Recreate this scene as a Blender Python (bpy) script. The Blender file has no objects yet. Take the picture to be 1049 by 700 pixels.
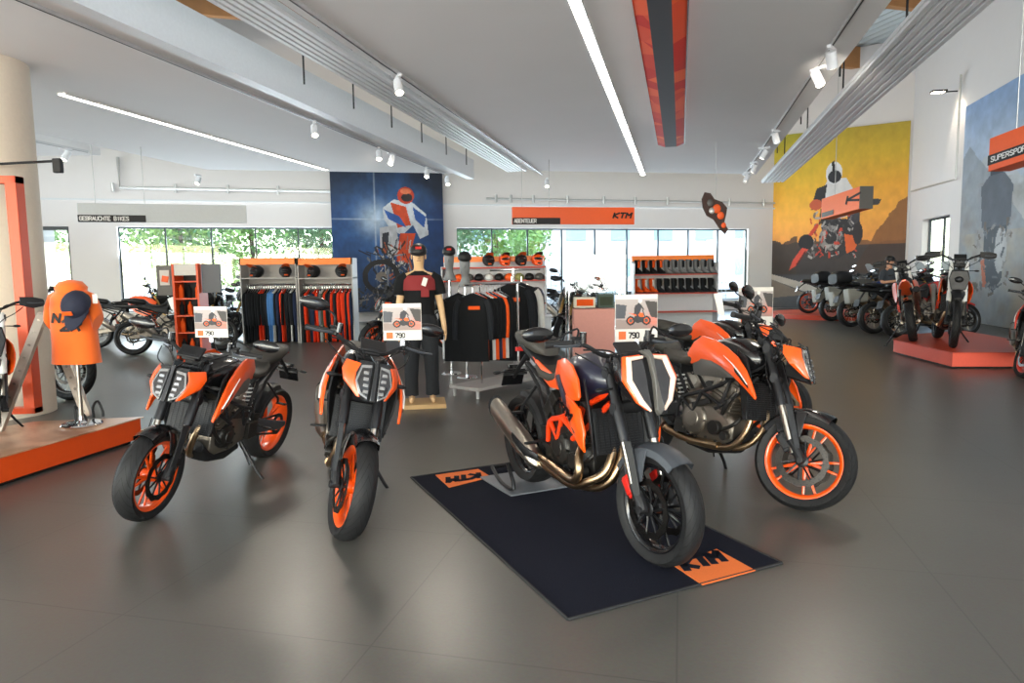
import bpy, bmesh, math, random
import numpy as np
from mathutils import Vector as V, Matrix as Mx, noise as mnoise
random.seed(7)
S = bpy.context.scene
COL = S.collection
PI = math.pi
R = math.radians

# ---------------------------------------------------------------- materials
MATS = {}
def mat(name, col, rough=.5, metal=0., noise=.06, scale=30., bump=0., coat=0., emit=None, es=0., trans=0., alpha=1., spec=.5, sheen=0.):
    if name in MATS: return MATS[name]
    m = bpy.data.materials.new(name); m.use_nodes = True
    nt = m.node_tree; b = nt.nodes['Principled BSDF']
    tc = nt.nodes.new('ShaderNodeTexCoord'); nz = nt.nodes.new('ShaderNodeTexNoise')
    nz.inputs['Scale'].default_value = scale; nz.inputs['Detail'].default_value = 4
    nt.links.new(tc.outputs['Object'], nz.inputs['Vector'])
    mx = nt.nodes.new('ShaderNodeMix'); mx.data_type = 'RGBA'
    lo = [max(0, c*(1-noise)) for c in col[:3]]; hi = [min(1, c*(1+noise)) for c in col[:3]]
    mx.inputs[6].default_value = (*lo, 1); mx.inputs[7].default_value = (*hi, 1)
    nt.links.new(nz.outputs['Fac'], mx.inputs[0]); nt.links.new(mx.outputs[2], b.inputs['Base Color'])
    b.inputs['Roughness'].default_value = rough; b.inputs['Metallic'].default_value = metal
    b.inputs['Specular IOR Level'].default_value = spec
    b.inputs['Coat Weight'].default_value = coat
    if coat: b.inputs['Coat Roughness'].default_value = .06
    if sheen: b.inputs['Sheen Weight'].default_value = sheen
    if emit: b.inputs['Emission Color'].default_value = (*emit, 1); b.inputs['Emission Strength'].default_value = es
    if trans: b.inputs['Transmission Weight'].default_value = trans
    if alpha < 1: b.inputs['Alpha'].default_value = alpha
    if bump:
        bp = nt.nodes.new('ShaderNodeBump'); bp.inputs['Strength'].default_value = bump; bp.inputs['Distance'].default_value = .01
        nt.links.new(nz.outputs['Fac'], bp.inputs['Height']); nt.links.new(bp.outputs['Normal'], b.inputs['Normal'])
    MATS[name] = m
    return m
def srgb(r, g, b):
    f = lambda c: (c/255/12.92) if c/255 <= .04045 else ((c/255+.055)/1.055)**2.4
    return (f(r), f(g), f(b))

ORANGE = mat('orange_paint', srgb(240, 84, 12), .3, coat=.6, noise=.03)
ORANGE_M = mat('orange_matt', srgb(236, 92, 20), .5, noise=.05)
ORANGE_F = mat('orange_frame', srgb(232, 60, 14), .35, coat=.3)
RED = mat('red_plastic', srgb(190, 30, 20), .4)
BLACKG = mat('black_gloss', srgb(16, 16, 18), .22, coat=.4)
BLACK = mat('black_plastic', srgb(24, 24, 26), .5, bump=.05, scale=200, spec=.35)
DARK = mat('dark_metal', srgb(34, 34, 36), .36, metal=.5, spec=.4)
ENG = mat('engine_casting', srgb(128, 120, 110), .36, metal=.8, bump=.12, scale=140)
ENGD = mat('engine_dark', srgb(46, 44, 42), .42, metal=.6, bump=.1, scale=140)
GREY = mat('grey_plastic', srgb(86, 84, 80), .42)
GUN = mat('gunmetal', srgb(74, 78, 84), .34, metal=.5)
SEATM = mat('seat_vinyl', srgb(52, 49, 44), .62, bump=.15, scale=260)
STEEL = mat('brushed_steel', srgb(188, 180, 168), .28, metal=1., noise=.12)
BRONZE = mat('heated_steel', srgb(168, 142, 112), .3, metal=1., noise=.2, scale=8)
CHROME = mat('chrome', srgb(220, 220, 222), .1, metal=1.)
GOLD = mat('gold_anodised', srgb(176, 140, 82), .35, metal=.9)
WHITE = mat('white_plastic', srgb(225, 225, 222), .4)
SILVER = mat('silver_plastic', srgb(190, 190, 188), .3, metal=.4)
LENS = mat('dark_lens', srgb(28, 28, 32), .08, coat=.8, spec=.8)
LENSC = mat('clear_lens', srgb(150, 150, 150), .14, metal=.6, coat=.6, noise=.35, scale=120)
DRL = mat('daylight_strip', srgb(238, 206, 188), .3, emit=(1, .8, .7), es=.08)
NAVY = mat('navy_paint', srgb(28, 30, 48), .35, coat=.4)
BLUEP = mat('blue_paint', srgb(30, 60, 130), .35, coat=.4)
GREEN = mat('green_paint', srgb(70, 150, 40), .35, coat=.4)
PAPER = mat('white_card', srgb(208, 203, 196), .7)
LEDC = mat('amber_lens', srgb(220, 110, 30), .3)
DISC = mat('disc_steel', srgb(74, 70, 66), .3, metal=1., noise=.3, scale=90)
RUB = mat('black_rubber', srgb(26, 26, 27), .7)
GLASS = mat('clear_screen', srgb(200, 208, 214), .12, trans=.55)

def tyre_mat(name, knob):
    m = bpy.data.materials.new(name); m.use_nodes = True
    nt = m.node_tree; b = nt.nodes['Principled BSDF']; L = nt.links
    b.inputs['Roughness'].default_value = .6; b.inputs['Specular IOR Level'].default_value = .28
    tc = nt.nodes.new('ShaderNodeTexCoord'); sp = nt.nodes.new('ShaderNodeSeparateXYZ'); L.new(tc.outputs['Object'], sp.inputs[0])
    def mth(op, a, c=None, v=None):
        n = nt.nodes.new('ShaderNodeMath'); n.operation = op
        if hasattr(a, 'links'): L.new(a, n.inputs[0])
        else: n.inputs[0].default_value = a
        if c is not None:
            if hasattr(c, 'links'): L.new(c, n.inputs[1])
            else: n.inputs[1].default_value = c
        return n.outputs[0]
    ang = mth('ARCTAN2', sp.outputs[2], sp.outputs[0])
    ay = mth('ABSOLUTE', sp.outputs[1])
    t = mth('ADD', mth('MULTIPLY', ang, 26/(2*PI)), mth('MULTIPLY', ay, 34.))
    fr = mth('FRACT', mth('ADD', t, 100.))
    groove = mth('LESS_THAN', fr, .13 if not knob else .4)
    edge = mth('LESS_THAN', ay, .075 if not knob else .09)
    rr = mth('SQRT', mth('ADD', mth('MULTIPLY', sp.outputs[2], sp.outputs[2]), mth('MULTIPLY', sp.outputs[0], sp.outputs[0])))
    tread = mth('GREATER_THAN', rr, .262)
    g = mth('MULTIPLY', mth('MULTIPLY', groove, edge), tread)
    mx = nt.nodes.new('ShaderNodeMix'); mx.data_type = 'RGBA'
    mx.inputs[6].default_value = (*srgb(29, 29, 30), 1); mx.inputs[7].default_value = (*srgb(9, 9, 9), 1)
    L.new(g, mx.inputs[0]); L.new(mx.outputs[2], b.inputs['Base Color'])
    bp = nt.nodes.new('ShaderNodeBump'); bp.invert = True; bp.inputs['Distance'].default_value = .006
    L.new(g, bp.inputs['Height']); L.new(bp.outputs['Normal'], b.inputs['Normal'])
    return m
TYRE = tyre_mat('tyre_rubber', False); TYREK = tyre_mat('knobbly_rubber', True)

# ---------------------------------------------------------------- mesh builder
class MB:
    def __init__(s, M=None): s.v = []; s.f = []; s.m = []; s.mi = 0; s.M = M
    def add(s, vs, fs):
        o = len(s.v)
        if s.M is not None: vs = [s.M @ V(p) for p in vs]
        s.v += [tuple(p) for p in vs]; s.f += [tuple(i+o for i in f) for f in fs]; s.m += [s.mi]*len(fs)
        return s
    def box(s, c, d, rz=0, ry=0, rx=0, tx=1., ty=1.):
        x, y, z = d[0]/2, d[1]/2, d[2]/2
        p = [V((-x, -y, -z)), V((x, -y, -z)), V((x, y, -z)), V((-x, y, -z)), V((-x*tx, -y*ty, z)), V((x*tx, -y*ty, z)), V((x*tx, y*ty, z)), V((-x*tx, y*ty, z))]
        m = Mx.Rotation(rz, 3, 'Z') @ Mx.Rotation(ry, 3, 'Y') @ Mx.Rotation(rx, 3, 'X')
        return s.add([m @ q + V(c) for q in p], [(0, 3, 2, 1), (4, 5, 6, 7), (0, 1, 5, 4), (1, 2, 6, 5), (2, 3, 7, 6), (3, 0, 4, 7)])
    def loft(s, rings, cap=True, closed=False):
        n = len(rings[0]); vs = [p for r in rings for p in r]; fs = []
        k = len(rings)
        for i in range(k if closed else k-1):
            j = (i+1) % k
            for a in range(n):
                b = (a+1) % n
                fs.append((i*n+a, i*n+b, j*n+b, j*n+a))
        if cap and not closed: fs += [tuple(range(n))[::-1], tuple((k-1)*n+a for a in range(n))]
        return s.add(vs, fs)
    def tube(s, pts, r, n=8, sm=0, cap=True, sq=None):
        P = [V(p) for p in pts]
        rr = list(r) if isinstance(r, (list, tuple)) else [r]*len(P)
        if sm:
            Q = []; q = []
            for i in range(len(P)-1):
                p0, p1, p2, p3 = P[max(i-1, 0)], P[i], P[i+1], P[min(i+2, len(P)-1)]
                for k in range(sm):
                    t = k/sm
                    Q.append(.5*((2*p1)+(p2-p0)*t+(2*p0-5*p1+4*p2-p3)*t*t+(3*p1-p0-3*p2+p3)*t**3)); q.append(rr[i]*(1-t)+rr[i+1]*t)
            Q.append(P[-1]); q.append(rr[-1]); P, rr = Q, q
        rings = []; up = None
        for i, p in enumerate(P):
            d = (P[min(i+1, len(P)-1)]-P[max(i-1, 0)]).normalized()
            if up is None: up = V((0, 0, 1)) if abs(d.z) < .9 else V((1, 0, 0))
            a = d.cross(up).normalized(); up = a.cross(d).normalized()
            rings.append([p+(a*math.cos(2*PI*k/n)*(sq or 1)+up*math.sin(2*PI*k/n))*rr[i] for k in range(n)])
        return s.loft(rings, cap)
    def rev(s, prof, c=(0, 0, 0), n=32, a0=0, a1=2*PI, axis='Y', closed=True):
        """prof: (axial, radius) list; revolved about axis through c"""
        full = abs(a1-a0-2*PI) < 1e-6; k = n if full else n+1; vs = []
        for i in range(k):
            a = a0+(a1-a0)*i/n; ca, sa = math.cos(a), math.sin(a)
            for h, r in prof:
                if axis == 'Y': vs.append(V((c[0]+r*ca, c[1]+h, c[2]+r*sa)))
                elif axis == 'Z': vs.append(V((c[0]+r*ca, c[1]+r*sa, c[2]+h)))
                else: vs.append(V((c[0]+h, c[1]+r*ca, c[2]+r*sa)))
        m = len(prof); fs = []
        for i in range(n):
            j = (i+1) % k
            for a in range(m if closed else m-1):
                b = (a+1) % m
                fs.append((i*m+a, i*m+b, j*m+b, j*m+a))
        return s.add(vs, fs)
    def ball(s, c, r, n=12, m=8):
        r = V(r) if isinstance(r, (tuple, list)) else V((r, r, r)); rings = []
        for i in range(m+1):
            a = -PI/2+PI*i/m; rr = max(math.cos(a), .02)
            rings.append([V((c[0]+r.x*rr*math.cos(2*PI*k/n), c[1]+r.y*rr*math.sin(2*PI*k/n), c[2]+r.z*math.sin(a))) for k in range(n)])
        return s.loft(rings)
    def strip(s, up, lo, bulge=0., t=.012, mir=False, rows=3):
        """curved body panel between two polylines; thickness goes towards the bike's centre line"""
        n = len(up); sg = -1 if mir else 1
        U = [V((p[0], sg*p[1], p[2])) for p in up]; Lo = [V((p[0], sg*p[1], p[2])) for p in lo]
        out = V((0, sg, 0)); vs = []
        for k in range(rows+1):
            f = k/rows
            for i in range(n):
                e = math.sin(PI*f)*math.sin(PI*min(max((i+.6)/(n+.2), 0), 1))
                vs.append(U[i].lerp(Lo[i], f)+out*bulge*e)
        m = (rows+1)*n; vs += [p-out*t for p in vs]; fs = []
        for k in range(rows):
            for i in range(n-1):
                a = k*n+i; q = (a, a+1, a+n+1, a+n); fs.append(q); fs.append(tuple(x+m for x in q[::-1]))
        rim = list(range(n))+[k*n+n-1 for k in range(1, rows+1)]+[rows*n+i for i in range(n-2, -1, -1)]+[k*n for k in range(rows-1, 0, -1)]
        for i in range(len(rim)):
            a, b = rim[i], rim[(i+1) % len(rim)]; fs.append((b, a, a+m, b+m))
        return s.add(vs, fs)
    def prism(s, poly, vec):
        """closed planar polygon (3-D points, convex or mildly concave) pushed along vec"""
        n = len(poly); P = [V(p) for p in poly]; w = V(vec)
        return s.add(P+[p+w for p in P], [tuple(range(n))[::-1], tuple(range(n, 2*n))]+[(i, (i+1) % n, n+(i+1) % n, n+i) for i in range(n)])
    def build(s, name, m, parent=None, bevel=0, smooth=35, mw=None, sub=0, solid=0):
        me = bpy.data.meshes.new(name); me.from_pydata(s.v, [], s.f)
        mm = m if isinstance(m, (list, tuple)) else [m]
        for x in mm: me.materials.append(x)
        if len(mm) > 1: me.polygons.foreach_set('material_index', s.m)
        bm = bmesh.new(); bm.from_mesh(me); bmesh.ops.recalc_face_normals(bm, faces=bm.faces); bm.to_mesh(me); bm.free()
        me.update()
        if smooth: me.shade_smooth(); me.set_sharp_from_angle(angle=R(smooth))
        o = bpy.data.objects.new(name, me); COL.objects.link(o)
        if parent is not None: o.parent = parent
        if mw is not None: o.matrix_local = mw
        if bevel:
            b = o.modifiers.new('b', 'BEVEL'); b.width = bevel; b.segments = 2; b.limit_method = 'ANGLE'; b.angle_limit = R(35)
        if sub:
            q = o.modifiers.new('s', 'SUBSURF'); q.levels = q.render_levels = sub
        return o

def tag(o, label=None, cat=None, group=None, kind=None):
    for k, x in (('label', label), ('category', cat), ('group', group), ('kind', kind)):
        if x: o[k] = x
    return o
def empty(name, loc=(0, 0, 0), rz=0, label=None, cat=None, group=None):
    o = bpy.data.objects.new(name, None); COL.objects.link(o); o.location = loc; o.rotation_euler = (0, 0, rz); o.empty_display_size = .2
    return tag(o, label, cat, group)
def kids(o): return KID.get(o.name, [])
def copy_tree(o, label=None, group=None, parent=None):
    c = o.copy(); COL.objects.link(c)
    if parent is not None: c.parent = parent
    if label: c['label'] = label
    if group: c['group'] = group
    for ch in [x for x in bpy.data.objects if x.parent == o]: copy_tree(ch, parent=c)
    return c
def recolour(o, old, new):
    """give one copied thing its own paint"""
    for ch in [x for x in bpy.data.objects if x.parent == o]:
        if ch.type == 'MESH' and any(q == old for q in ch.data.materials):
            ch.data = ch.data.copy()
            for i, q in enumerate(ch.data.materials):
                if q == old: ch.data.materials[i] = new
        recolour(ch, old, new)

# letters drawn as strokes on a 4 x 6 grid: used for the writing in the place
GL = {'A': [[(0, 0), (2, 6), (4, 0)], [(1, 2), (3, 2)]], 'B': [[(0, 0), (0, 6), (3, 6), (4, 5), (3, 3), (0, 3)], [(3, 3), (4, 1.5), (3, 0), (0, 0)]],
      'C': [[(4, 5), (3, 6), (1, 6), (0, 5), (0, 1), (1, 0), (3, 0), (4, 1)]], 'D': [[(0, 0), (0, 6), (3, 6), (4, 4.5), (4, 1.5), (3, 0), (0, 0)]],
      'E': [[(4, 6), (0, 6), (0, 0), (4, 0)], [(0, 3), (3, 3)]], 'G': [[(4, 5), (3, 6), (1, 6), (0, 5), (0, 1), (1, 0), (3, 0), (4, 1), (4, 3), (2, 3)]],
      'H': [[(0, 0), (0, 6)], [(4, 0), (4, 6)], [(0, 3), (4, 3)]], 'I': [[(2, 0), (2, 6)]], 'K': [[(0, 0), (0, 6)], [(4, 6), (0, 3), (4, 0)]],
      'M': [[(0, 0), (0, 6), (2, 3), (4, 6), (4, 0)]], 'N': [[(0, 0), (0, 6), (4, 0), (4, 6)]], 'O': [[(1, 0), (0, 1), (0, 5), (1, 6), (3, 6), (4, 5), (4, 1), (3, 0), (1, 0)]],
      'R': [[(0, 0), (0, 6), (3, 6), (4, 5), (4, 4), (3, 3), (0, 3)], [(2, 3), (4, 0)]], 'S': [[(4, 5), (3, 6), (1, 6), (0, 5), (1, 3.3), (3, 2.8), (4, 1), (3, 0), (1, 0), (0, 1)]],
      'T': [[(2, 0), (2, 6)], [(0, 6), (4, 6)]], 'U': [[(0, 6), (0, 1), (1, 0), (3, 0), (4, 1), (4, 6)]], 'P': [[(0, 0), (0, 6), (3, 6), (4, 5), (3, 3), (0, 3)]],
      'Y': [[(0, 6), (2, 3), (4, 6)], [(2, 3), (2, 0)]], 'W': [[(0, 6), (1, 0), (2, 4), (3, 0), (4, 6)]], 'L': [[(0, 6), (0, 0), (4, 0)]],
      '2': [[(0, 5), (1, 6), (3, 6), (4, 5), (4, 4), (0, 0), (4, 0)]], '7': [[(0, 6), (4, 6), (1.5, 0)]], '9': [[(4, 3), (1, 3), (0, 4), (0, 5), (1, 6), (3, 6), (4, 5), (4, 1), (3, 0), (0, 0)]],
      '0': [[(1, 0), (0, 1), (0, 5), (1, 6), (3, 6), (4, 5), (4, 1), (3, 0), (1, 0)]], '8': [[(1, 3), (0, 1.5), (1, 0), (3, 0), (4, 1.5), (3, 3), (1, 3), (0, 4.5), (1, 6), (3, 6), (4, 4.5), (3, 3)]]}
def text(mb, s, org, right, up, h, w=None, weight=.16, th=.004, slant=0.):
    """raised strokes: org = lower-left corner, right/up unit vectors"""
    o, r, u = V(org), V(right).normalized(), V(up).normalized(); nrm = r.cross(u)
    cw = (w/len(s)) if w else h*.8
    for i, ch in enumerate(s):
        for ln in GL.get(ch, []):
            for (x0, y0), (x1, y1) in zip(ln, ln[1:]):
                a = o+r*(cw*(i+x0/4*.76)+slant*y0/6*h)+u*(y0/6*h); b = o+r*(cw*(i+x1/4*.76)+slant*y1/6*h)+u*(y1/6*h)
                d = (b-a); k = d.normalized(); q = k.cross(nrm)*h*weight*.5; a = a-k*h*weight*.3; b = b+k*h*weight*.3
                mb.prism([a-q, b-q, b+q, a+q], nrm*th)
    return mb
def wordmark(mb, org, right, up, h, th=.004, letters='KTM'):
    return text(mb, letters, org, right, up, h, w=h*4.1, weight=.34, th=th, slant=.35)
# ---------------------------------------------------------------- motorcycles
# bike frame: x forward, y left, z up, origin on the floor under the rear axle
WB = 1.47
def sect(x, w, z0, z1, p=2.4, n=16, dy=0):
    r = []
    for k in range(n):
        a = 2*PI*k/n; c, s_ = math.cos(a), math.sin(a)
        r.append((x, dy+w*math.copysign(abs(c)**(2/p), c), (z0+z1)/2+(z1-z0)/2*math.copysign(abs(s_)**(2/p), s_)))
    return r
def wheel(root, name, cx, rad, tw, rimm, M, front, spokes=5, disc=True, wire=False, tyre=None, mir=1):
    rr = rad-.066 if not wire else rad-.075
    base = M @ Mx.Translation((cx, 0, rad))
    w = tw/2
    prof = [(w*.62, rr-.012), (w*.9, rr+.012), (w*1.0, rr+.04), (w*.93, rad-.026), (w*.72, rad-.011), (w*.4, rad-.002), (0, rad), (-w*.4, rad-.002), (-w*.72, rad-.011), (-w*.93, rad-.026), (-w, rr+.04), (-w*.9, rr+.012), (-w*.62, rr-.012)]
    t = MB(); t.rev(prof, n=56); ty = t.build(name, tyre or TYRE, root, smooth=60, mw=base)
    m = MB(); rw = w*.7
    m.rev([(rw, rr+.004), (rw*1.04, rr-.006), (rw, rr-.016), (rw*.55, rr-.03), (-rw*.55, rr-.03), (-rw, rr-.016), (-rw*1.04, rr-.006), (-rw, rr+.004), (-rw*.5, rr-.018), (rw*.5, rr-.018)], n=56)
    ri = m.build('rim', rimm, ty, smooth=50)
    h = MB()
    h.rev([(-.05, .0), (-.05, .034), (-.02, .042), (.02, .042), (.05, .034), (.05, 0)], n=20, closed=False)
    if wire:
        for k in range(28):
            a = 2*PI*k/28; sg = 1 if k % 2 else -1; b = a+sg*.22
            h.tube([(math.cos(a)*.035, .035*sg, math.sin(a)*.035), (math.cos(b)*(rr-.02), 0, math.sin(b)*(rr-.02))], .0022, 4)
    else:
        for k in range(spokes):
            a = 2*PI*k/spokes
            for dlt in (-.17, .17):
                p0 = (math.cos(a)*.03, 0, math.sin(a)*.03); p1 = (math.cos(a+dlt)*(rr*.55), 0, math.sin(a+dlt)*(rr*.55)); p2 = (math.cos(a+dlt*1.05)*(rr-.022), 0, math.sin(a+dlt*1.05)*(rr-.022))
                h.tube([p0, p1, p2], [.015, .009, .008], 6, sq=.8)
    h.build('wheel_spokes', rimm if not wire else STEEL, ty, smooth=50)
    if disc:
        for sg in ((1, -1) if front else (-mir,)):
            d = MB(); rd = .155 if front else .115; n = 60
            wob = lambda k, q: q+(.004*math.cos(k*12*2*PI/n))
            vs = []; fs = []
            for k in range(n):
                a = 2*PI*k/n
                for q, y in ((wob(k, rd), .0025), (rd*.76, .0025), (rd*.76, -.0025), (wob(k, rd), -.0025)):
                    vs.append((math.cos(a)*q, y+sg*(.068 if front else .075), math.sin(a)*q))
            for k in range(n):
                j = (k+1) % n
                for a in range(4):
                    b = (a+1) % 4; fs.append((k*4+a, k*4+b, j*4+b, j*4+a))
            d.add(vs, fs); dd = d.build('brake_disc', DISC, ty, smooth=30)
            c = MB()
            for k in range(10):
                a = 2*PI*k/10; c.tube([(math.cos(a)*.035, sg*.055, math.sin(a)*.035), (math.cos(a+.3)*rd*.8, sg*(.068 if front else .075), math.sin(a+.3)*rd*.8)], .006, 5)
            c.rev([(sg*.05, .02), (sg*.066, .04), (sg*.072, .03), (sg*.072, .0)], n=16, closed=False)
            c.build('disc_carrier', DARK if front else ENGD, ty)
            hl = MB()
            for k in range(24):
                a = 2*PI*k/24
                for q in (.82, .93): hl.box((math.cos(a+q)*rd*q, sg*(.0712 if front else .078), math.sin(a+q)*rd*q), (.007, .001, .007), ry=-a)
            hl.build('disc_hole', BLACK, dd, smooth=0)
    return ty

def steer_matrix(head, st):
    # rotate about the raked steering axis
    ax = V((-math.sin(R(24)), 0, math.cos(R(24)))); p = V(head)
    return Mx.Translation(p) @ Mx.Rotation(st, 4, ax) @ Mx.Translation(-p)

def front_end(root, st, kind, rim, wire=False, rad=.3, fendm=BLACKG, rake=24, tyre=None, tw=.122, mirrors=True, forkm=DARK, mh=.13):
    tall = {'duke': 0, 'sdr': 0, 'adv': .14, 'enduro': .2, 'sport': -.12}[kind]
    wbx = WB+(.06 if kind in ('adv', 'enduro') else 0)
    head = (wbx-.29, 0, .95); M = steer_matrix(head, st)
    wheel(root, 'front_tyre', wbx, rad, tw, rim, M, True, wire=wire, tyre=tyre)
    ax = V((-math.sin(R(rake)), 0, math.cos(R(rake)))); off = V((-.035, 0, 0))
    A = V((wbx, 0, rad))
    for sg in (1, -1):
        y = sg*.098; B = A+V((0, y, 0))+off
        f = MB(M)
        f.tube([B+ax*.34, B+ax*.36, B+ax*.56, B+ax*.58, B+ax*(.76+tall)], [.029, .031, .031, .028, .027], 14)
        f.tube([B+ax*(.755+tall), B+ax*(.772+tall)], .02, 12)
        fo = f.build('fork_tube', forkm, root)
        g = MB(M); g.tube([B+ax*.04, B+ax*.345], .0225, 14); g.build('fork_slider', STEEL, fo)
        g = MB(M); g.tube([A+V((0, y, -.005)), A+V((-.018, y, .03)), B+ax*.12], [.03, .03, .027], 10); g.tube([A+V((0, y-sg*.02, 0)), A+V((0, y+sg*.035, 0))], .02, 12)
        g.strip([B+ax*.36+V((.03, sg*.03, 0)), B+ax*.36+V((.07, sg*.01, 0))], [B+ax*.07+V((.02, sg*.03, 0)), B+ax*.08+V((.055, sg*.015, 0))], .005, .006*sg) if kind != 'sport' else None
        g.build('axle_clamp', BLACK, fo, bevel=.002)
        c = MB(M); cb = A+V((-.115, sg*.092, .09)); c.box(cb, (.06, .035, .12), ry=R(-40)); c.box(cb+V((-.005, sg*.02, .0)), (.045, .014, .09), ry=R(-40)); c.tube([cb, cb+V((.06, 0, -.02))], .012, 6)
        c.build('brake_caliper', RED if kind == 'sdr' else BLACK, fo, bevel=.006)
        h = MB(M); h.tube([cb+V((0, 0, .05)), cb+V((-.05, -sg*.01, .2)), B+ax*.5+V((-.05, 0, 0)), B+ax*.7+V((-.03, -sg*.04, 0))], .004, 5, sm=4); h.build('brake_hose', BLACK, fo)
    # triple clamps
    c = MB(M); cc = A+off
    for q in (.52, .72+tall): c.tube([cc+ax*q+V((0, -.13, 0)), cc+ax*q+V((-.03, 0, 0)), cc+ax*q+V((0, .13, 0))], [.033, .038, .033], 8, sq=.7)
    c.tube([cc+ax*.5+V((-.035, 0, 0)), cc+ax*(.76+tall)+V((-.035, 0, 0))], .026, 10)
    c.build('triple_clamp', DARK, root)
    # fender
    f = MB(M)
    if kind == 'enduro':
        f.loft([[(wbx+x, y*w, rad+z+zz) for (y, zz) in ((1, -.01), (.55, .012), (0, .02), (-.55, .012), (-1, -.01), (-.5, -.004), (0, .004), (.5, -.004))] for x, w, z in ((-.42, .05, .38), (-.3, .085, .45), (-.1, .09, .47), (.12, .085, .44), (.3, .05, .37))])
    else:
        r0 = rad+.022; k_ = .88 if kind == 'duke' else 1.; prof = [(y_*k_, r_) for y_, r_ in ((-.078, r0-.05), (-.07, r0-.012), (-.035, r0+.006), (0, r0+.012), (.035, r0+.006), (.07, r0-.012), (.078, r0-.05), (.068, r0-.045), (.062, r0-.014), (.03, r0), (0, r0+.005), (-.03, r0), (-.062, r0-.014), (-.068, r0-.045))]
        f.rev(prof, (wbx, 0, rad), n=22, a0=R(66 if kind == 'duke' else 57), a1=R(150))
        for sg in (1, -1):
            f.strip([(wbx-.02, .078, rad+r0-.02), (wbx-.12, .08, rad+r0-.06), (wbx-.2, .08, rad+r0-.12)], [(wbx-.03, .092, rad+.14), (wbx-.09, .095, rad+.1), (wbx-.14, .09, rad+.09)], .01, .008, mir=sg < 0)
    f.build('front_fender', fendm, root, bevel=.002, smooth=50)
    # bars
    T = cc+ax*(.79+tall); hb = MB(M)
    wd = {'duke': .365, 'sdr': .39, 'adv': .44, 'enduro': .41, 'sport': .33}[kind]; rise = .07 if kind != 'sport' else -.08
    half = [(T.x-.03, 0, T.z+.02), (T.x-.03, .1, T.z+.022), (T.x-.05, .2, T.z+.02+rise*.8), (T.x-.08, .27, T.z+.02+rise), (T.x-.13, wd, T.z+.01+rise)]
    hb.tube([(p[0], -p[1], p[2]) for p in half[::-1]]+half[1:], .0125, 8, sm=3)
    bar = hb.build('handlebar', BLACK, root)
    k = MB(M)
    for sg in (1, -1): k.box((T.x-.035, sg*.045, T.z+.0), (.045, .04, .06))
    k.build('bar_riser', DARK, bar, bevel=.005)
    for sg in (1, -1):
        e = V((half[-1][0], sg*wd, half[-1][2])); q = V((half[-2][0], sg*half[-2][1], half[-2][2])); d = (e-q).normalized()
        g = MB(M); g.tube([e-d*.12, e-d*.115, e, e+d*.004, e+d*.02, e+d*.022], [.015, .018, .018, .02, .02, .012], 10); g.build('grip', RUB, bar)
        s_ = MB(M); s_.box(e-d*.155, (.05, .045, .045), rz=.2*sg); s_.box(e-d*.15+V((.0, 0, .028)), (.04, .05, .014)); s_.build('switch_pod', BLACK, bar, bevel=.006)
        l = MB(M); lv = e-d*.15; l.tube([lv+V((.02, 0, 0)), lv+V((.05, sg*.02, -.005)), lv+V((.055, sg*.1, -.01)), lv+V((.05, sg*.17, -.005))], [.008, .009, .007, .006], 6, sm=3); l.build('lever', GUN, bar)
        m = MB(M)
        if sg < 0 or kind in ('sdr', 'duke'): m.tube([lv+V((.02, sg*-.03, .0)), lv+V((.02, sg*-.03, .06))], .02 if sg < 0 else .016, 10); m.build('fluid_reservoir', BLACKG, bar)
        if mirrors:
            m = MB(M); mb_ = lv+V((0, 0, .01)); mt = V((mb_.x-.02, sg*(wd-.02+(.13-mh)), mb_.z+mh))
            m.tube([mb_, mb_+V((.02, sg*.01, .07)), mt+V((0, -sg*.08, -.03)), mt], [.007, .006, .006, .007], 6, sm=4)
            mr = m.build('mirror_stalk', BLACK, root)
            w = MB(M); w.ball(mt+V((.012, sg*.03, .0)), (.022, .095, .042), 14, 8); w.build('mirror_housing', BLACKG, mr)
            w = MB(M); w.ball(mt+V((-.008, sg*.03, 0)), (.006, .083, .034), 14, 6); w.build('mirror_glass', CHROME, mr)
        if kind in ('enduro', 'adv'):
            w = MB(M); w.strip([lv+V((.07, -sg*.02, .05)) if sg > 0 else V((lv.x+.07, -lv.y-.02, lv.z+.05)), (e.x+.09, wd-.05, e.z+.06), (e.x+.07, wd+.03, e.z+.04)], [(lv.x+.07, abs(lv.y)-.02, lv.z-.03), (e.x+.09, wd-.05, e.z-.05), (e.x+.07, wd+.03, e.z-.03)], .02, .01, mir=sg < 0); w.build('hand_guard', BLACK, bar)
    # cables
    cb = MB(M)
    for sg in (1, -1):
        cb.tube([(T.x-.02, sg*.24, T.z+.06), (T.x+.1, sg*.12, T.z+.05), (T.x+.06, sg*.06, T.z-.12), (T.x-.1, sg*.05, T.z-.25)], .005, 5, sm=5)
        cb.tube([(T.x-.02, sg*.2, T.z+.06), (T.x+.13, sg*.06, T.z+.0), (T.x+.03, -sg*.02, T.z-.16)], .004, 5, sm=5)
        cb.tube([(T.x-.05, sg*.27, T.z+.04), (T.x+.09, sg*.2, T.z-.02), (T.x+.08, sg*.09, T.z-.1), (T.x-.02, sg*.08, T.z-.22)], .0045, 5, sm=5)
    cb.build('control_cable', BLACK, bar)
    ig = MB(M); ig.tube([(T.x-.03, 0, T.z-.03), (T.x-.03, 0, T.z+.035)], .02, 12); ig.box((T.x-.02, 0, T.z-.02), (.06, .13, .03)); ig.build('ignition_switch', DARK, bar, bevel=.004)
    for sg in (1, -1):
        ig = MB(M); ig.tube([(T.x+.09, sg*.12, T.z-.14), (T.x+.11, sg*.19, T.z-.14)], .006, 6); ig.ball((T.x+.115, sg*.215, T.z-.14), (.016, .034, .014), 10, 6); ig.build('front_turn_signal', BLACK, bar)
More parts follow.
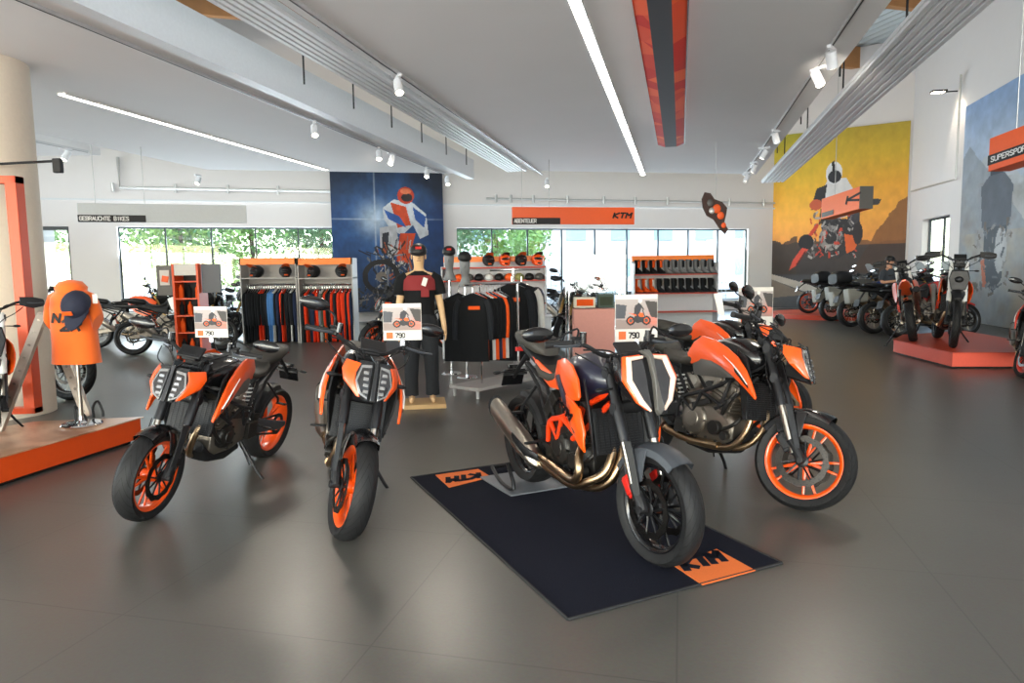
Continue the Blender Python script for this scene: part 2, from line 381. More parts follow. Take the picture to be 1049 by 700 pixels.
    d = MB(M); d.box((T.x+.06, 0, T.z+.065), (.02, .16, .1), ry=R(-50)); d.box((T.x+.055, 0, T.z+.035), (.07, .1, .05))
    dash = d.build('dash_display', BLACK, root, bevel=.008)
    return M, T, cc, ax, wbx

def headlight(root, M, kind, paint):
    if kind == 'duke':
        M = M @ Mx.Translation((.0, 0, -.03)) @ Mx.Diagonal((1, 1.12, 1.0, 1))
        h = MB(M)
        # back housing
        h.loft([[(1.27, y, z) for y, z in ((-.07, 1.0), (.07, 1.0), (.08, .9), (.05, .84), (-.05, .84), (-.08, .9))], [(x, y, z) for x, y, z in ((1.335, -.085, 1.04), (1.335, .085, 1.04), (1.375, .105, .93), (1.415, .04, .815), (1.415, -.04, .815), (1.375, -.105, .93))]])
        hl = h.build('headlight', BLACK, root, bevel=.004)
        s_ = MB(M); s_.prism([(1.345, -.010, 1.05), (1.345, .010, 1.05), (1.435, .013, .82), (1.435, -.013, .82)], (.012, 0, .004)); s_.prism([(1.30, -.03, 1.06), (1.30, .03, 1.06), (1.36, .012, 1.03), (1.36, -.012, 1.03)], (0, 0, .012)); s_.build('headlight_spine', BLACKG, hl, bevel=.003)
        for sg in (1, -1):
            q = MB(M); q.prism([(1.352, sg*.02, 1.02), (1.345, sg*.075, 1.01), (1.378, sg*.098, .92), (1.41, sg*.072, .85), (1.425, sg*.025, .825)], (.012, sg*.002, .004)); q.build('headlight_surround', LENSC, hl, bevel=.003)
            q = MB(M); q.prism([(1.366, sg*.024, 1.005), (1.361, sg*.071, .995), (1.389, sg*.09, .92), (1.415, sg*.066, .862), (1.43, sg*.028, .84)], (.006, 0, .002)); le = q.build('headlight_lens', LENS, hl, bevel=.002)
            q = MB(M)
            for i in range(4):
                zc = .975-.035*i; xc = 1.378+.014*i
                q.box((xc+.004, sg*(.05-.003*i), zc), (.006, .028, .02), ry=R(-22))
            q.build('light_element', LENSC, le, bevel=.002)
            w = MB(M); w.strip([(1.345, .085, 1.02), (1.365, .105, .965), (1.39, .106, .92), (1.425, .07, .835)], [(1.25, .14, 1.02), (1.26, .155, .965), (1.31, .145, .905), (1.40, .08, .838)], .012, .008, mir=sg < 0); w.build('headlight_cowl', paint, hl, bevel=.002)
    elif kind == 'sdr':
        M = M @ Mx.Diagonal((1, 1.12, 1, 1))
        h = MB(M)
        h.loft([[(1.22, y, z) for y, z in ((-.07, 1.02), (.07, 1.02), (.08, .9), (.05, .84), (-.05, .84), (-.08, .9))], [(x, y, z) for x, y, z in ((1.31, -.11, 1.06), (1.31, .11, 1.06), (1.36, .125, .96), (1.415, .05, .79), (1.415, -.05, .79), (1.36, -.125, .96))]])
        hl = h.build('headlight', BLACK, root, bevel=.004)
        s_ = MB(M); s_.prism([(1.29, -.026, 1.09), (1.29, .026, 1.09), (1.34, .011, 1.06), (1.385, .008, .95), (1.435, .02, .80), (1.43, 0, .77), (1.435, -.02, .80), (1.385, -.008, .95), (1.34, -.011, 1.06)], (.028, 0, .01)); s_.build('headlight_spine', GREY, hl, bevel=.004)
        for sg in (1, -1):
            q = MB(M); q.prism([(1.325, sg*.025, 1.05), (1.318, sg*.095, 1.04), (1.365, sg*.115, .95), (1.405, sg*.075, .85), (1.425, sg*.035, .81)], (.012, 0, .004)); q.build('headlight_lens', LENS, hl, bevel=.003)
            q = MB(M)
            pts = [(1.335, sg*.03, 1.065), (1.325, sg*.105, 1.055), (1.372, sg*.128, .95), (1.415, sg*.082, .845), (1.435, sg*.04, .80)]
            q.tube(pts, [.008, .017, .018, .015, .006], 8); q.build('daylight_strip', DRL, hl)
            q = MB(M); q.tube([(p[0]-.012, p[1]*1.1+sg*.006, p[2]+.004) for p in pts], [.008, .013, .014, .012, .005], 8); q.build('rim_reflection', ORANGE, hl)  # orange reflection along the lens border, put in as a coloured tube
            w = MB(M); w.strip([(1.30, .10, 1.085), (1.34, .132, 1.0), (1.37, .138, .945), (1.41, .095, .84)], [(1.2, .11, 1.06), (1.24, .13, .98), (1.27, .13, .93), (1.36, .08, .85)], .008, .008, mir=sg < 0); w.build('headlight_cowl', BLACKG, hl, bevel=.002)
    elif kind == 'enduro':
        h = MB(M); pl = [(1.44, y, z) for y, z in ((-.1, 1.12), (.1, 1.12), (.13, 1.0), (.09, .84), (-.09, .84), (-.13, 1.0))]
        h.prism(pl, (.025, 0, -.01)); h.ball((1.46, 0, .98), (.03, .06, .045)); h.build('headlight', DARK, root, bevel=.01)
    elif kind == 'adv':
        h = MB(M); h.loft([[(1.2, y*.8, z) for y, z in ((-.14, 1.2), (.14, 1.2), (.16, 1.02), (.06, .9), (-.06, .9), (-.16, 1.02))], [(x, y, z) for x, y, z in ((1.33, -.1, 1.22), (1.33, .1, 1.22), (1.42, .12, 1.06), (1.44, .04, .93), (1.44, -.04, .93), (1.42, -.12, 1.06))]])
        hl = h.build('headlight', BLACK, root, bevel=.006)
        q = MB(M)
        for sg in (1, -1): q.prism([(1.36, sg*.02, 1.19), (1.36, sg*.08, 1.18), (1.435, sg*.09, 1.06), (1.45, sg*.02, .97)], (.012, 0, .004))
        q.build('headlight_lens', LENSC, hl)
        w = MB(M); w.loft([[(x, y, z) for x, y, z in ((1.33, -.11, 1.22), (1.24, -.13, 1.36), (1.14, -.09, 1.5), (1.12, 0, 1.52), (1.14, .09, 1.5), (1.24, .13, 1.36), (1.33, .11, 1.22), (1.35, 0, 1.23))], [(x-.01, y, z) for x, y, z in ((1.33, -.11, 1.22), (1.24, -.13, 1.36), (1.14, -.09, 1.5), (1.12, 0, 1.52), (1.14, .09, 1.5), (1.24, .13, 1.36), (1.33, .11, 1.22), (1.35, 0, 1.23))]]); w.build('windscreen', GLASS, root)
    else:
        h = MB(M); h.loft([sect(1.15, .2, .72, 1.05), sect(1.35, .17, .74, 1.0), sect(1.5, .1, .78, .93), sect(1.58, .03, .82, .88)])
        hl = h.build('headlight', paint, root, smooth=60)
        q = MB(M)
        for sg in (1, -1): q.prism([(1.5, sg*.03, .88), (1.42, sg*.12, .9), (1.46, sg*.1, .85), (1.52, sg*.04, .84)], (.02, 0, .01))
        q.build('headlight_lens', LENSC, hl)
        w = MB(M); w.loft([sect(1.12, .11, .98, 1.16, n=12), sect(1.3, .1, .96, 1.08, n=12), sect(1.42, .04, .95, .99, n=12)]); w.build('windscreen', GLASS, root)

def engine(root, twin=True, cov=ENG, big=False):
    e = MB()
    e.loft([sect(.50, .09, .34, .60, 4), sect(.56, .125, .30, .64, 4), sect(.75, .13, .27, .60, 4), sect(.92, .11, .28, .52, 4), sect(.97, .08, .32, .48, 4)])
    eng = e.build('engine', cov, root, bevel=.006, smooth=50)
    # cylinder block leaning forward, with fins
    c = MB(); Mc = Mx.Translation((.84, 0, .52)) @ Mx.Rotation(R(22), 4, 'Y'); c.M = Mc
    c.box((0, 0, .06), (.19, .23, .16)); c.box((0, 0, .18), (.22, .27, .1)); c.box((0, 0, .25), (.2, .25, .04))
    for k in range(5): c.box((0, 0, .02+.025*k), (.215, .255, .008))
    for sg in (1, -1):
        for x in (-.07, 0, .07): c.tube([(x, sg*.13, .2), (x, sg*.145, .2)], .022, 10)
    c.build('cylinder_block', cov, eng, bevel=.005)
    if big:
        c = MB(); c.M = Mx.Translation((.60, 0, .56)) @ Mx.Rotation(R(-50), 4, 'Y'); c.box((0, 0, .05), (.18, .2, .16)); c.box((0, 0, .15), (.2, .24, .08)); c.build('rear_cylinder', cov, eng, bevel=.005)
    for sg, rd, nm in ((1, .085, 'alternator_cover'), (-1, .105, 'clutch_cover')):
        k = MB(); k.rev([(sg*.10, rd+.01), (sg*.135, rd+.006), (sg*.15, rd-.008), (sg*.155, rd*.55), (sg*.162, rd*.5), (sg*.165, .0)], (.66 if sg < 0 else .86, 0, .43), n=28, closed=False)
        for a in range(8): k.tube([(( .66 if sg < 0 else .86)+math.cos(a*PI/4)*rd, sg*.12, .43+math.sin(a*PI/4)*rd), ((.66 if sg < 0 else .86)+math.cos(a*PI/4)*rd, sg*.152, .43+math.sin(a*PI/4)*rd)], .009, 6)
        k.build(nm, cov if sg < 0 else ENGD, eng, smooth=40)
    k = MB()
    k.tube([(.86, -.12, .40), (.86, -.165, .40)], .05, 16); k.tube([(.95, -.12, .36), (.95, -.16, .36)], .032, 14); k.box((.55, -.12, .36), (.12, .05, .1)); k.box((.52, .13, .40), (.13, .05, .13))
    k.tube([(.9, -.13, .5), (.95, -.15, .58), (1.0, -.12, .68)], .016, 8, sm=4); k.tube([(.93, -.14, .4), (1.02, -.14, .45), (1.04, -.1, .5)], .014, 8, sm=4); k.tube([(.93, .13, .4), (1.02, .13, .5), (1.03, .1, .6)], .014, 8, sm=4)
    for i in range(5): k.tube([(.52+i*.09, -.135, .31+.01*(i % 2)), (.52+i*.09, -.148, .31+.01*(i % 2))], .01, 6)
    k.box((.72, -.14, .55), (.16, .03, .04), ry=R(-20)); k.box((.7, .13, .56), (.2, .04, .05), ry=R(-10))
    k.build('engine_pipework', ENGD, eng, bevel=.004)
    s_ = MB(); s_.loft([sect(.55, .07, .22, .30, 3), sect(.75, .09, .2, .3, 3), sect(.95, .09, .24, .33, 3), sect(1.03, .07, .33, .42, 3)]); s_.build('belly_pan', BLACK, root, bevel=.004)
    r = MB(); Mr = Mx.Translation((1.08, 0, .62)) @ Mx.Rotation(R(-14), 4, 'Y'); r.M = Mr
    r.box((0, 0, 0), (.035, .32, .26)); rad = r.build('radiator', BLACK, root, bevel=.004)
    r = MB(Mr)
    for i in range(17): r.box((.02, 0, -.115+i*.0144), (.008, .28, .004))
    for i in range(9): r.box((.023, -.13+i*.0325, 0), (.003, .003, .24))
    r.build('radiator_grille', DARK, rad, smooth=0)
    for sg in (1, -1):
        h = MB(); h.tube([(1.06, sg*.15, .72), (1.0, sg*.16, .76), (.9, sg*.12, .74)], .018, 8, sm=4); h.build('coolant_hose', RUB, rad)
    return eng

def rear_end(root, rim, kind, wire=False, rad=.315, tyre=None, single=False, tw=.18):
    wheel(root, 'rear_tyre', 0, rad, tw, rim, Mx.Identity(4), False, wire=wire, tyre=tyre)
    s_ = MB()
    for sg in ((1,) if single else (1, -1)):
        s_.loft([[(x, sg*y+dy, z+dz) for dy, dz in ((-.018, -.01*0-h), (.018, -h), (.022, 0), (.018, h), (-.018, h), (-.022, 0))] for x, y, z, h in ((-.05, .125, rad, .022), (.04, .125, rad+.005, .036), (.2, .12, rad+.04, .045), (.34, .11, rad+.07, .06), (.46, .09, rad+.09, .06), (.54, .08, rad+.08, .04))])
    if single: s_.rev([(.05, .09), (.12, .085), (.135, .06), (.135, 0)], (0, 0, rad), n=24, closed=False)
    s_.box((.42, 0, rad+.09), (.1, .2, .07)); s_.tube([(0, -.14, rad), (0, .14, rad)], .014, 10)
    sw = s_.build('swingarm', DARK if kind == 'sdr' else GUN if kind == 'duke' else ENG, root, bevel=.005, smooth=50)
    c = MB(); ys = .1
    for z0, z1 in ((rad+.085, rad+.12), (rad-.085, rad+.03)): c.box(((.0+.52)/2, ys, (z0+z1)/2), (.54, .012, .016), ry=-math.atan2(z1-z0, .52))
    c.rev([(ys-.004, .09), (ys+.004, .09), (ys+.004, .06), (ys-.004, .06)], (0, 0, rad), n=36); c.build('chain', DARK, root, smooth=30)
    h = MB(); r0 = rad+.02; h.rev([(-.075, r0-.03), (-.06, r0), (0, r0+.012), (.06, r0), (.075, r0-.03), (.06, r0-.012), (0, r0), (-.06, r0-.012)], (0, 0, rad), n=12, a0=R(30), a1=R(100)); h.build('rear_hugger', BLACK, root, smooth=50)
    k = MB(); k.tube([(.42, .02, .48), (.34, .02, .76)], .02, 10)
    for i in range(9): k.rev([(-.004, .034), (.004, .034), (.004, .026), (-.004, .026)], (0, 0, 0), n=12) if False else None
    pts = []
    for i in range(60):
        t = i/59; a = t*2*PI*7; ctr = V((.42, .02, .50)).lerp(V((.345, .02, .72)), t); pts.append(ctr+V((math.cos(a)*.036, math.sin(a)*.036, 0)))
    sh = k.build('rear_shock', DARK, root); k = MB(); k.tube(pts, .006, 5); k.build('shock_spring', WHITE if kind == 'duke' else ORANGE_M, sh)
    for sg in (1, -1):
        p = MB(); p.tube([(.44, sg*.12, .42), (.44, sg*.21, .41)], .011, 8); p.box((.44, sg*.23, .41), (.03, .07, .014)); p.prism([(.5, sg*.115, .52), (.38, sg*.115, .5), (.4, sg*.115, .38), (.46, sg*.115, .36)], (0, sg*.01, 0)); p.build('footpeg', DARK, root, bevel=.002)
        p = MB(); p.tube([(.3, sg*.12, .74), (.2, sg*.17, .6), (.19, sg*.17, .56)], .01, 6); p.box((.19, sg*.2, .555), (.025, .08, .014)); p.build('pillion_footpeg', DARK, root)
    return sw

def kickstand(root, down=True):
    k = MB(); k.tube([(.62, .12, .32), (.63, .28, .11), (.59, .42, -.06)], [.014, .012, .011], 8); k.box((.59, .43, -.07), (.08, .055, .012)); k.tube([(.62, .12, .3), (.60, .2, .14)], .005, 5); k.build('kickstand', DARK, root)

def tail(root, kind, paint, plate=True):
    if kind in ('duke', 'sdr'):
        e_ = .06 if kind == 'sdr' else 0
        t = MB(); t.loft([sect(.42, .075, .74, .82, 3), sect(.25, .1, .80+e_, .88+e_, 3), sect(.05, .085, .86+e_, .925+e_, 3), sect(-.12, .05, .90+e_, .945+e_, 3), sect(-.2, .03, .925+e_, .945+e_, 3)]); tl = t.build('tail_unit', BLACK, root, bevel=.003, smooth=50)
        l = MB(); l.box((-.195, 0, .925), (.02, .07, .03)); l.build('tail_light', RED, tl, bevel=.003)
        if plate:
            p = MB(); p.tube([(-.08, 0, .89), (-.2, 0, .80), (-.3, 0, .70)], [.02, .016, .014], 6); p.box((-.28, 0, .73), (.015, .19, .02)); pl = p.build('plate_bracket', BLACK, root)
            q = MB(); q.box((-.315, 0, .70), (.012, .17, .14), ry=R(25)); q.box((-.305, 0, .78), (.02, .09, .03)); q.build('plate_holder', BLACKG, pl, bevel=.004)
            for sg in (1, -1):
                q = MB(); q.tube([(-.27, 0, .75), (-.27, sg*.13, .75)], .006, 6); q.ball((-.27, sg*.15, .75), (.015, .035, .014)); q.build('turn_signal', BLACK, pl)
    elif kind == 'adv':
        t = MB(); t.loft([sect(.42, .09, .8, .88, 3), sect(.1, .11, .88, .95, 3), sect(-.2, .1, .9, .97, 3), sect(-.3, .06, .93, .96, 3)]); t.build('tail_unit', BLACK, root, bevel=.003)
        p = MB()
        for sg in (1, -1): p.tube([(.1, sg*.1, .97), (-.1, sg*.14, 1.0), (-.3, sg*.12, 1.0), (-.36, sg*.05, 1.0)], .011, 6, sm=3)
        p.box((-.18, 0, 1.0), (.2, .16, .012)); p.build('luggage_rack', DARK, root)
        p = MB(); p.tube([(-.15, 0, .9), (-.33, 0, .68)], .02, 6); p.box((-.35, 0, .66), (.012, .18, .16), ry=R(20)); p.build('plate_bracket', BLACK, root)
    else:
        t = MB(); t.loft([sect(.45, .09, .74, .86, 3), sect(.15, .1, .86, .93, 3), sect(-.1, .07, .94, 1.0, 3), sect(-.3, .03, 1.0, 1.03, 3)]); t.build('tail_unit', paint, root, bevel=.003)

def make_bike(kind='duke', st=0., label='', rim=ORANGE, paint=ORANGE, paint2=GREY, group=None, lean_stand=True, name='motorcycle', seatm=SEATM, fend=BLACKG, mirrors=True, exhaust=STEEL, cases=False, topcase=False, mh=.13):
    root = empty(name, label=label, cat='motorcycle', group=group)
    wire = kind in ('enduro',) or (kind == 'adv'); k_t = TYREK if kind == 'enduro' else TYRE
    rad = .345 if kind == 'enduro' else .33 if kind == 'adv' else .3
    M, T, cc, ax, wbx = front_end(root, st, kind, rim, wire=wire, rad=rad, fendm=fend, tyre=k_t, tw=.1 if kind == 'enduro' else .122, mirrors=mirrors, forkm=WHITE if kind == 'enduro' else GOLD if kind == 'adv' else DARK, mh=mh)
    headlight(root, M, kind, paint)
    engine(root, big=kind in ('sdr', 'adv'), cov=ENGD if kind == 'sdr' else ENG)
    rear_end(root, rim, kind, wire=wire, rad=.33 if kind in ('enduro', 'adv') else .315, tyre=k_t, single=kind == 'sdr', tw=.13 if kind == 'enduro' else .18)
    if lean_stand: kickstand(root)
    tail(root, kind, paint, plate=kind != 'enduro')
    up = .08 if kind in ('adv', 'enduro') else 0
    # frame
    f = MB(); fm = ORANGE_F if kind in ('sdr', 'enduro') else BLACK
    rr = .017 if kind == 'sdr' else .014
    for sg in (1, -1):
        y = sg
        f.tube([(1.12, y*.05, .86), (.95, y*.13, .74), (.72, y*.15, .63), (.52, y*.13, .56), (.48, y*.12, .42)], rr, 8, sm=3)
        f.tube([(1.1, y*.06, .78), (.98, y*.14, .62), (.86, y*.16, .53)], rr, 8)
        f.tube([(.95, y*.14, .74), (.9, y*.155, .56)], rr*.9, 8); f.tube([(.9, y*.155, .56), (.72, y*.155, .63)], rr*.9, 8); f.tube([(.72, y*.155, .63), (.66, y*.15, .48), (.52, y*.13, .56)], rr*.9, 8)
    f.build('frame', fm, root); f = MB()
    for y in (1, -1): f.tube([(.55, y*.12, .6), (.42, y*.1, .76), (.1, y*.08, .87)], .0135, 8); f.tube([(.5, y*.12, .5), (.3, y*.1, .74), (.05, y*.07, .86)], .0125, 8)
    f.build('subframe', BLACK, root)
    # tank
    t = MB()
    if kind == 'enduro': t.loft([sect(.62, .06, .8, .9), sect(.72, .11, .76, 1.0), sect(.85, .14, .74, 1.06), sect(1.0, .13, .78, 1.05), sect(1.1, .07, .85, 1.0)])
    else: t.loft([sect(.52, .07, .8+up, .86+up), sect(.60, .11, .76+up, .94+up), sect(.70, .145, .74+up, 1.0+up), sect(.84, .17, .73+up, 1.035+up), sect(.98, .165, .76+up, 1.03+up), sect(1.1, .12, .82+up, .98+up), sect(1.15, .07, .86+up, .94+up)])
    tk = t.build('fuel_tank', {'duke': BLACKG, 'sdr': NAVY}.get(kind, BLACK), root, smooth=60)
    c = MB(); zt = 1.035+up; c.rev([(0, .045), (.012, .04), (.014, 0)], (.88, 0, zt-.012), n=20, axis='Z', closed=False); c.build('fuel_cap', DARK, tk)
    for sg in (1, -1):
        mir = sg < 0
        if kind == 'duke':
            p = MB(); p.strip([(.50, .11, .885), (.57, .13, .97), (.66, .15, 1.02), (.80, .172, .998), (.93, .198, .955), (1.04, .218, .90), (1.13, .235, .825), (1.19, .24, .745), (1.235, .235, .655)],
                              [(.56, .12, .81), (.62, .14, .83), (.70, .165, .85), (.80, .19, .85), (.91, .22, .825), (1.01, .24, .785), (1.09, .248, .74), (1.16, .245, .695), (1.23, .235, .64)], .018, .014, mir=mir)
            sh = p.build('tank_shroud', paint, root, bevel=.003, smooth=40)
            p = MB(); p.strip([(.93, .226, .90), (1.03, .243, .852), (1.11, .256, .795), (1.17, .256, .735)], [(.94, .226, .893), (1.03, .244, .842), (1.11, .256, .787), (1.17, .256, .73)], .008, .008, mir=mir); p.build('shroud_stripe', WHITE, sh)
            p = MB(); p.strip([(1.05, .25, .83), (1.12, .258, .78), (1.18, .254, .72)], [(1.06, .252, .80), (1.12, .256, .755), (1.18, .252, .705)], .004, .008, mir=mir); p.build('shroud_inlay', BLACK, sh)
            p = MB(); p.strip([(.56, .11, .83), (.68, .16, .87), (.80, .188, .875), (.95, .225, .825), (1.05, .24, .76)], [(.60, .12, .74), (.70, .155, .74), (.80, .175, .745), (.92, .2, .75), (1.0, .225, .755)], .01, .012, mir=mir); p.build('side_panel', paint2, root, bevel=.003, smooth=40)
            p = MB(); p.strip([(1.0, .18, .95), (1.1, .2, .9), (1.16, .21, .78)], [(1.02, .15, .72), (1.08, .16, .6), (1.12, .17, .52)], .01, .012, mir=mir); p.build('radiator_shroud', BLACK, root, bevel=.003)
        elif kind == 'sdr':
            p = MB(); p.strip([(.58, .13, .86), (.68, .165, .97), (.80, .185, 1.0), (.92, .205, .975), (1.02, .225, .91), (1.06, .235, .82)],
                              [(.62, .14, .80), (.72, .175, .80), (.82, .2, .80), (.92, .22, .79), (1.0, .232, .79), (1.05, .236, .80)], .015, .014, mir=mir)
            sh = p.build('tank_shroud', ORANGE, root, bevel=.003, smooth=40)
            p = MB(); p.strip([(.74, .18, .80), (.86, .215, .80), (.98, .238, .79), (1.08, .25, .76), (1.14, .25, .64)], [(.84, .19, .66), (.93, .215, .62), (1.0, .235, .585), (1.08, .245, .55), (1.14, .25, .53)], .02, .014, mir=mir)
            bl = p.build('wing_panel', ORANGE, root, bevel=.003, smooth=40)
            p = MB(); p.strip([(.70, .19, .88), (.80, .212, .80), (.92, .235, .70), (1.02, .25, .62)], [(.76, .2, .90), (.87, .222, .80), (.98, .243, .70), (1.06, .255, .62)], .012, .012, mir=mir); p.build('wing_stripe', NAVY, bl)
            p = MB(); wordmark(p, (.88, sg*.262, .675) if sg > 0 else (.86, -.262, .75), (1 if sg < 0 else -1, 0, -.45 if sg < 0 else .45), (.4, 0, 1) if sg < 0 else (.4, 0, 1), .042, .006)
            if sg < 0: p.build('wordmark_badge', WHITE if False else BLACKG, bl, smooth=0)
            p = MB(); p.strip([(.60, .125, .86), (.5, .11, .86), (.35, .1, .89), (.2, .09, .93)], [(.66, .13, .78), (.5, .12, .77), (.33, .105, .82), (.2, .09, .92)], .01, .01, mir=mir); p.build('side_panel', ORANGE, root, bevel=.002)
            p = MB(); p.strip([(1.04, .2, .92), (1.12, .225, .84), (1.18, .23, .66)], [(1.05, .16, .68), (1.10, .17, .55), (1.14, .18, .46)], .01, .012, mir=mir); p.build('radiator_shroud', BLACK, root, bevel=.003)
        elif kind == 'enduro':
            p = MB(); p.strip([(.78, .13, .98), (.95, .17, .98), (1.1, .2, .93), (1.2, .21, .85)], [(.85, .14, .72), (.95, .16, .66), (1.03, .18, .62), (1.12, .2, .66)], .02, .012, mir=mir); p.build('tank_shroud', paint, root, bevel=.003)
            p = MB(); p.strip([(.62, .1, .86), (.4, .11, .9), (.15, .1, .95)], [(.6, .1, .66), (.42, .12, .7), (.25, .11, .84)], .012, .012, mir=mir); p.build('side_panel', paint2, root, bevel=.003)
        elif kind == 'adv':
            p = MB(); p.strip([(.62, .13, 1.04), (.8, .19, 1.1), (1.0, .22, 1.08), (1.15, .22, 1.02), (1.24, .2, .95)], [(.68, .15, .84), (.8, .2, .74), (.95, .23, .66), (1.08, .23, .64), (1.16, .22, .74)], .03, .014, mir=mir); p.build('tank_shroud', paint, root, bevel=.003)
            p = MB(); p.strip([(.62, .12, .9), (.4, .11, .92), (.1, .1, .96)], [(.6, .12, .76), (.42, .12, .8), (.2, .11, .9)], .012, .012, mir=mir); p.build('side_panel', paint2, root, bevel=.003)
        else:
            p = MB(); p.strip([(.66, .15, .84), (.85, .21, .9), (1.05, .235, .92), (1.25, .2, .94), (1.36, .17, .92)], [(.5, .13, .36), (.7, .17, .26), (.95, .19, .28), (1.12, .2, .42), (1.22, .17, .62)], .03, .014, mir=mir, rows=5); p.build('side_fairing', paint, root, bevel=.003)
    # seats
    if kind == 'enduro':
        s_ = MB(); s_.loft([sect(.82, .06, .98, 1.03, 3), sect(.6, .085, .9, .97, 3), sect(.3, .09, .93, .98, 3), sect(0, .07, .99, 1.02, 3)]); s_.build('seat', seatm, root, smooth=60)
    else:
        s_ = MB(); z = up
        s_.loft([sect(.66, .085, .86+z, .93+z, 3), sect(.60, .125, .82+z, .89+z, 3), sect(.48, .14, .795+z, .862+z, 3), sect(.36, .135, .80+z, .87+z, 3), sect(.27, .11, .83+z, .91+z, 3), sect(.24, .09, .85+z, .93+z, 3)]); s_.build('seat', seatm, root, smooth=60)
        z += .075 if kind == 'sdr' else 0
        s_ = MB(); s_.loft([sect(.29, .06, .86+z, .91+z, 3), sect(.22, .11, .865+z, .975+z, 3), sect(.05, .115, .895+z, 1.0+z, 3), sect(-.1, .085, .925+z, 1.0+z, 3), sect(-.17, .04, .95+z, .985+z, 3)]); s_.build('pillion_seat', seatm, root, smooth=60)
    # exhaust
    e = MB()
    if kind == 'sdr':
        e.tube([(1.0, -.03, .60), (1.10, -.04, .52), (1.12, -.1, .40), (1.05, -.17, .33), (.9, -.185, .27), (.6, -.17, .27), (.4, -.16, .29)], .024, 12, sm=5)
        e.tube([(.95, -.15, .50), (1.0, -.2, .46), (1.03, -.215, .40), (1.0, -.215, .34), (.9, -.205, .31), (.66, -.18, .31), (.4, -.165, .31)], .026, 12, sm=5)
        e.tube([(1.0, .03, .60), (1.13, .0, .50), (1.14, -.06, .37), (1.06, -.1, .29), (.9, -.12, .25)], .022, 12, sm=5)
        ex = e.build('exhaust_header', BRONZE, root, smooth=60)
        e = MB(); e.loft([[(x, y, z) for x, y, z in [(c[0]-.25*math.sin(a)*r2, c[1]+math.cos(a)*r1, c[2]+math.sin(a)*r2) for a in [2*PI*k/16 for k in range(16)]]] for c, r1, r2 in (((.46, -.17, .275), .03, .035), ((.42, -.18, .295), .06, .066), ((.28, -.205, .37), .07, .08), ((.03, -.225, .48), .066, .078), ((-.08, -.23, .53), .06, .074))])
        si = e.build('silencer', STEEL, root, smooth=50)
        e = MB(); e.loft([[(c[0]-.25*math.sin(a)*r2, c[1]+math.cos(a)*r1, c[2]+math.sin(a)*r2) for a in [2*PI*k/16 for k in range(16)]] for c, r1, r2 in (((-.075, -.23, .528), .064, .078), ((-.095, -.231, .54), .064, .078), ((-.098, -.231, .542), .046, .056), ((-.07, -.23, .525), .04, .05))]); e.build('silencer_tip', BLACK, si)
        e = MB(); e.strip([(.48, .2, .34), (.4, .255, .38), (.25, .275, .44)], [(.5, .2, .30), (.4, .255, .32), (.27, .275, .39)], .006, .006, mir=True); e.build('heat_shield', DARK, si)
    else:
        e.tube([(1.0, -.07, .62), (1.09, -.075, .55), (1.09, -.1, .42), (1.02, -.12, .31), (.9, -.12, .27), (.62, -.1, .26)], .021, 12, sm=5)
        e.tube([(1.0, .07, .62), (1.10, .07, .55), (1.11, .03, .42), (1.04, -.02, .31), (.9, -.06, .27), (.62, -.08, .26)], .021, 12, sm=5)
        e.tube([(.9, -.12, .28), (.62, -.1, .27), (.45, -.13, .3), (.4, -.15, .33)], .028, 12, sm=5)
        e.build('exhaust_header', BRONZE, root, smooth=60)
        hi = {'duke': ((.40, -.16, .34), (.33, -.175, .37), (.1, -.2, .50), (-.08, -.205, .60)), 'adv': ((.40, -.16, .36), (.3, -.2, .46), (.1, -.235, .62), (-.12, -.245, .76)), 'enduro': ((.45, -.13, .42), (.35, -.15, .62), (.15, -.15, .76), (-.05, -.15, .84)), 'sport': ((.40, -.16, .34), (.33, -.175, .37), (.1, -.2, .46), (-.08, -.205, .52))}[kind]
        q_ = 1.35 if kind == 'adv' else 1.; e = MB(); e.tube(hi, [.03*q_, .05*q_, .055*q_, .052*q_], 16)
        si = e.build('silencer', exhaust, root, smooth=50)
        e = MB(); a_, b_ = V(hi[2]), V(hi[3]); d = (b_-a_).normalized(); e.tube([b_-d*.01, b_+d*.015, b_+d*.016, b_-d*.02], [.054*q_, .05*q_, .036*q_, .034*q_], 16); e.build('silencer_tip', BLACK, si)
    if cases:
        for sg in (1, -1):
            c = MB(); c.loft([[(x, sg*y, z) for x, z in ((-.28, .52), (.2, .56), (.22, .86), (-.3, .88))] for y in (.19, .4)]); c.build('side_case', mat('case_grey', srgb(150, 148, 140), .45), root, bevel=.03)
    if topcase:
        c = MB(); c.loft([sect(-.02, .16, 1.03, 1.26, 4), sect(-.12, .2, 1.02, 1.33, 4), sect(-.32, .21, 1.02, 1.33, 4), sect(-.42, .17, 1.03, 1.26, 4)]); c.build('top_case', BLACK, root, smooth=50)
    return root

def pose(root, front, heading, lean=0., lift=0., sc=1.04, wb=WB, zs=None):
    """front = floor point under the front axle, heading = yaw of travel measured from the axis towards the camera"""
    h = R(heading); d = V((math.sin(h), -math.cos(h), 0)); f = V((front[0], front[1], 0))
    r = f-d*wb*sc
    root.location = (r.x, r.y, front[2] if len(front) > 2 else 0)
    m = Mx.Rotation(math.atan2(d.y, d.x), 4, 'Z') @ Mx.Rotation(-R(lean), 4, 'X') @ Mx.Rotation(-R(lift), 4, 'Y')
    root.rotation_euler = m.to_euler(); root.scale = (sc, sc, zs or sc)
    return root
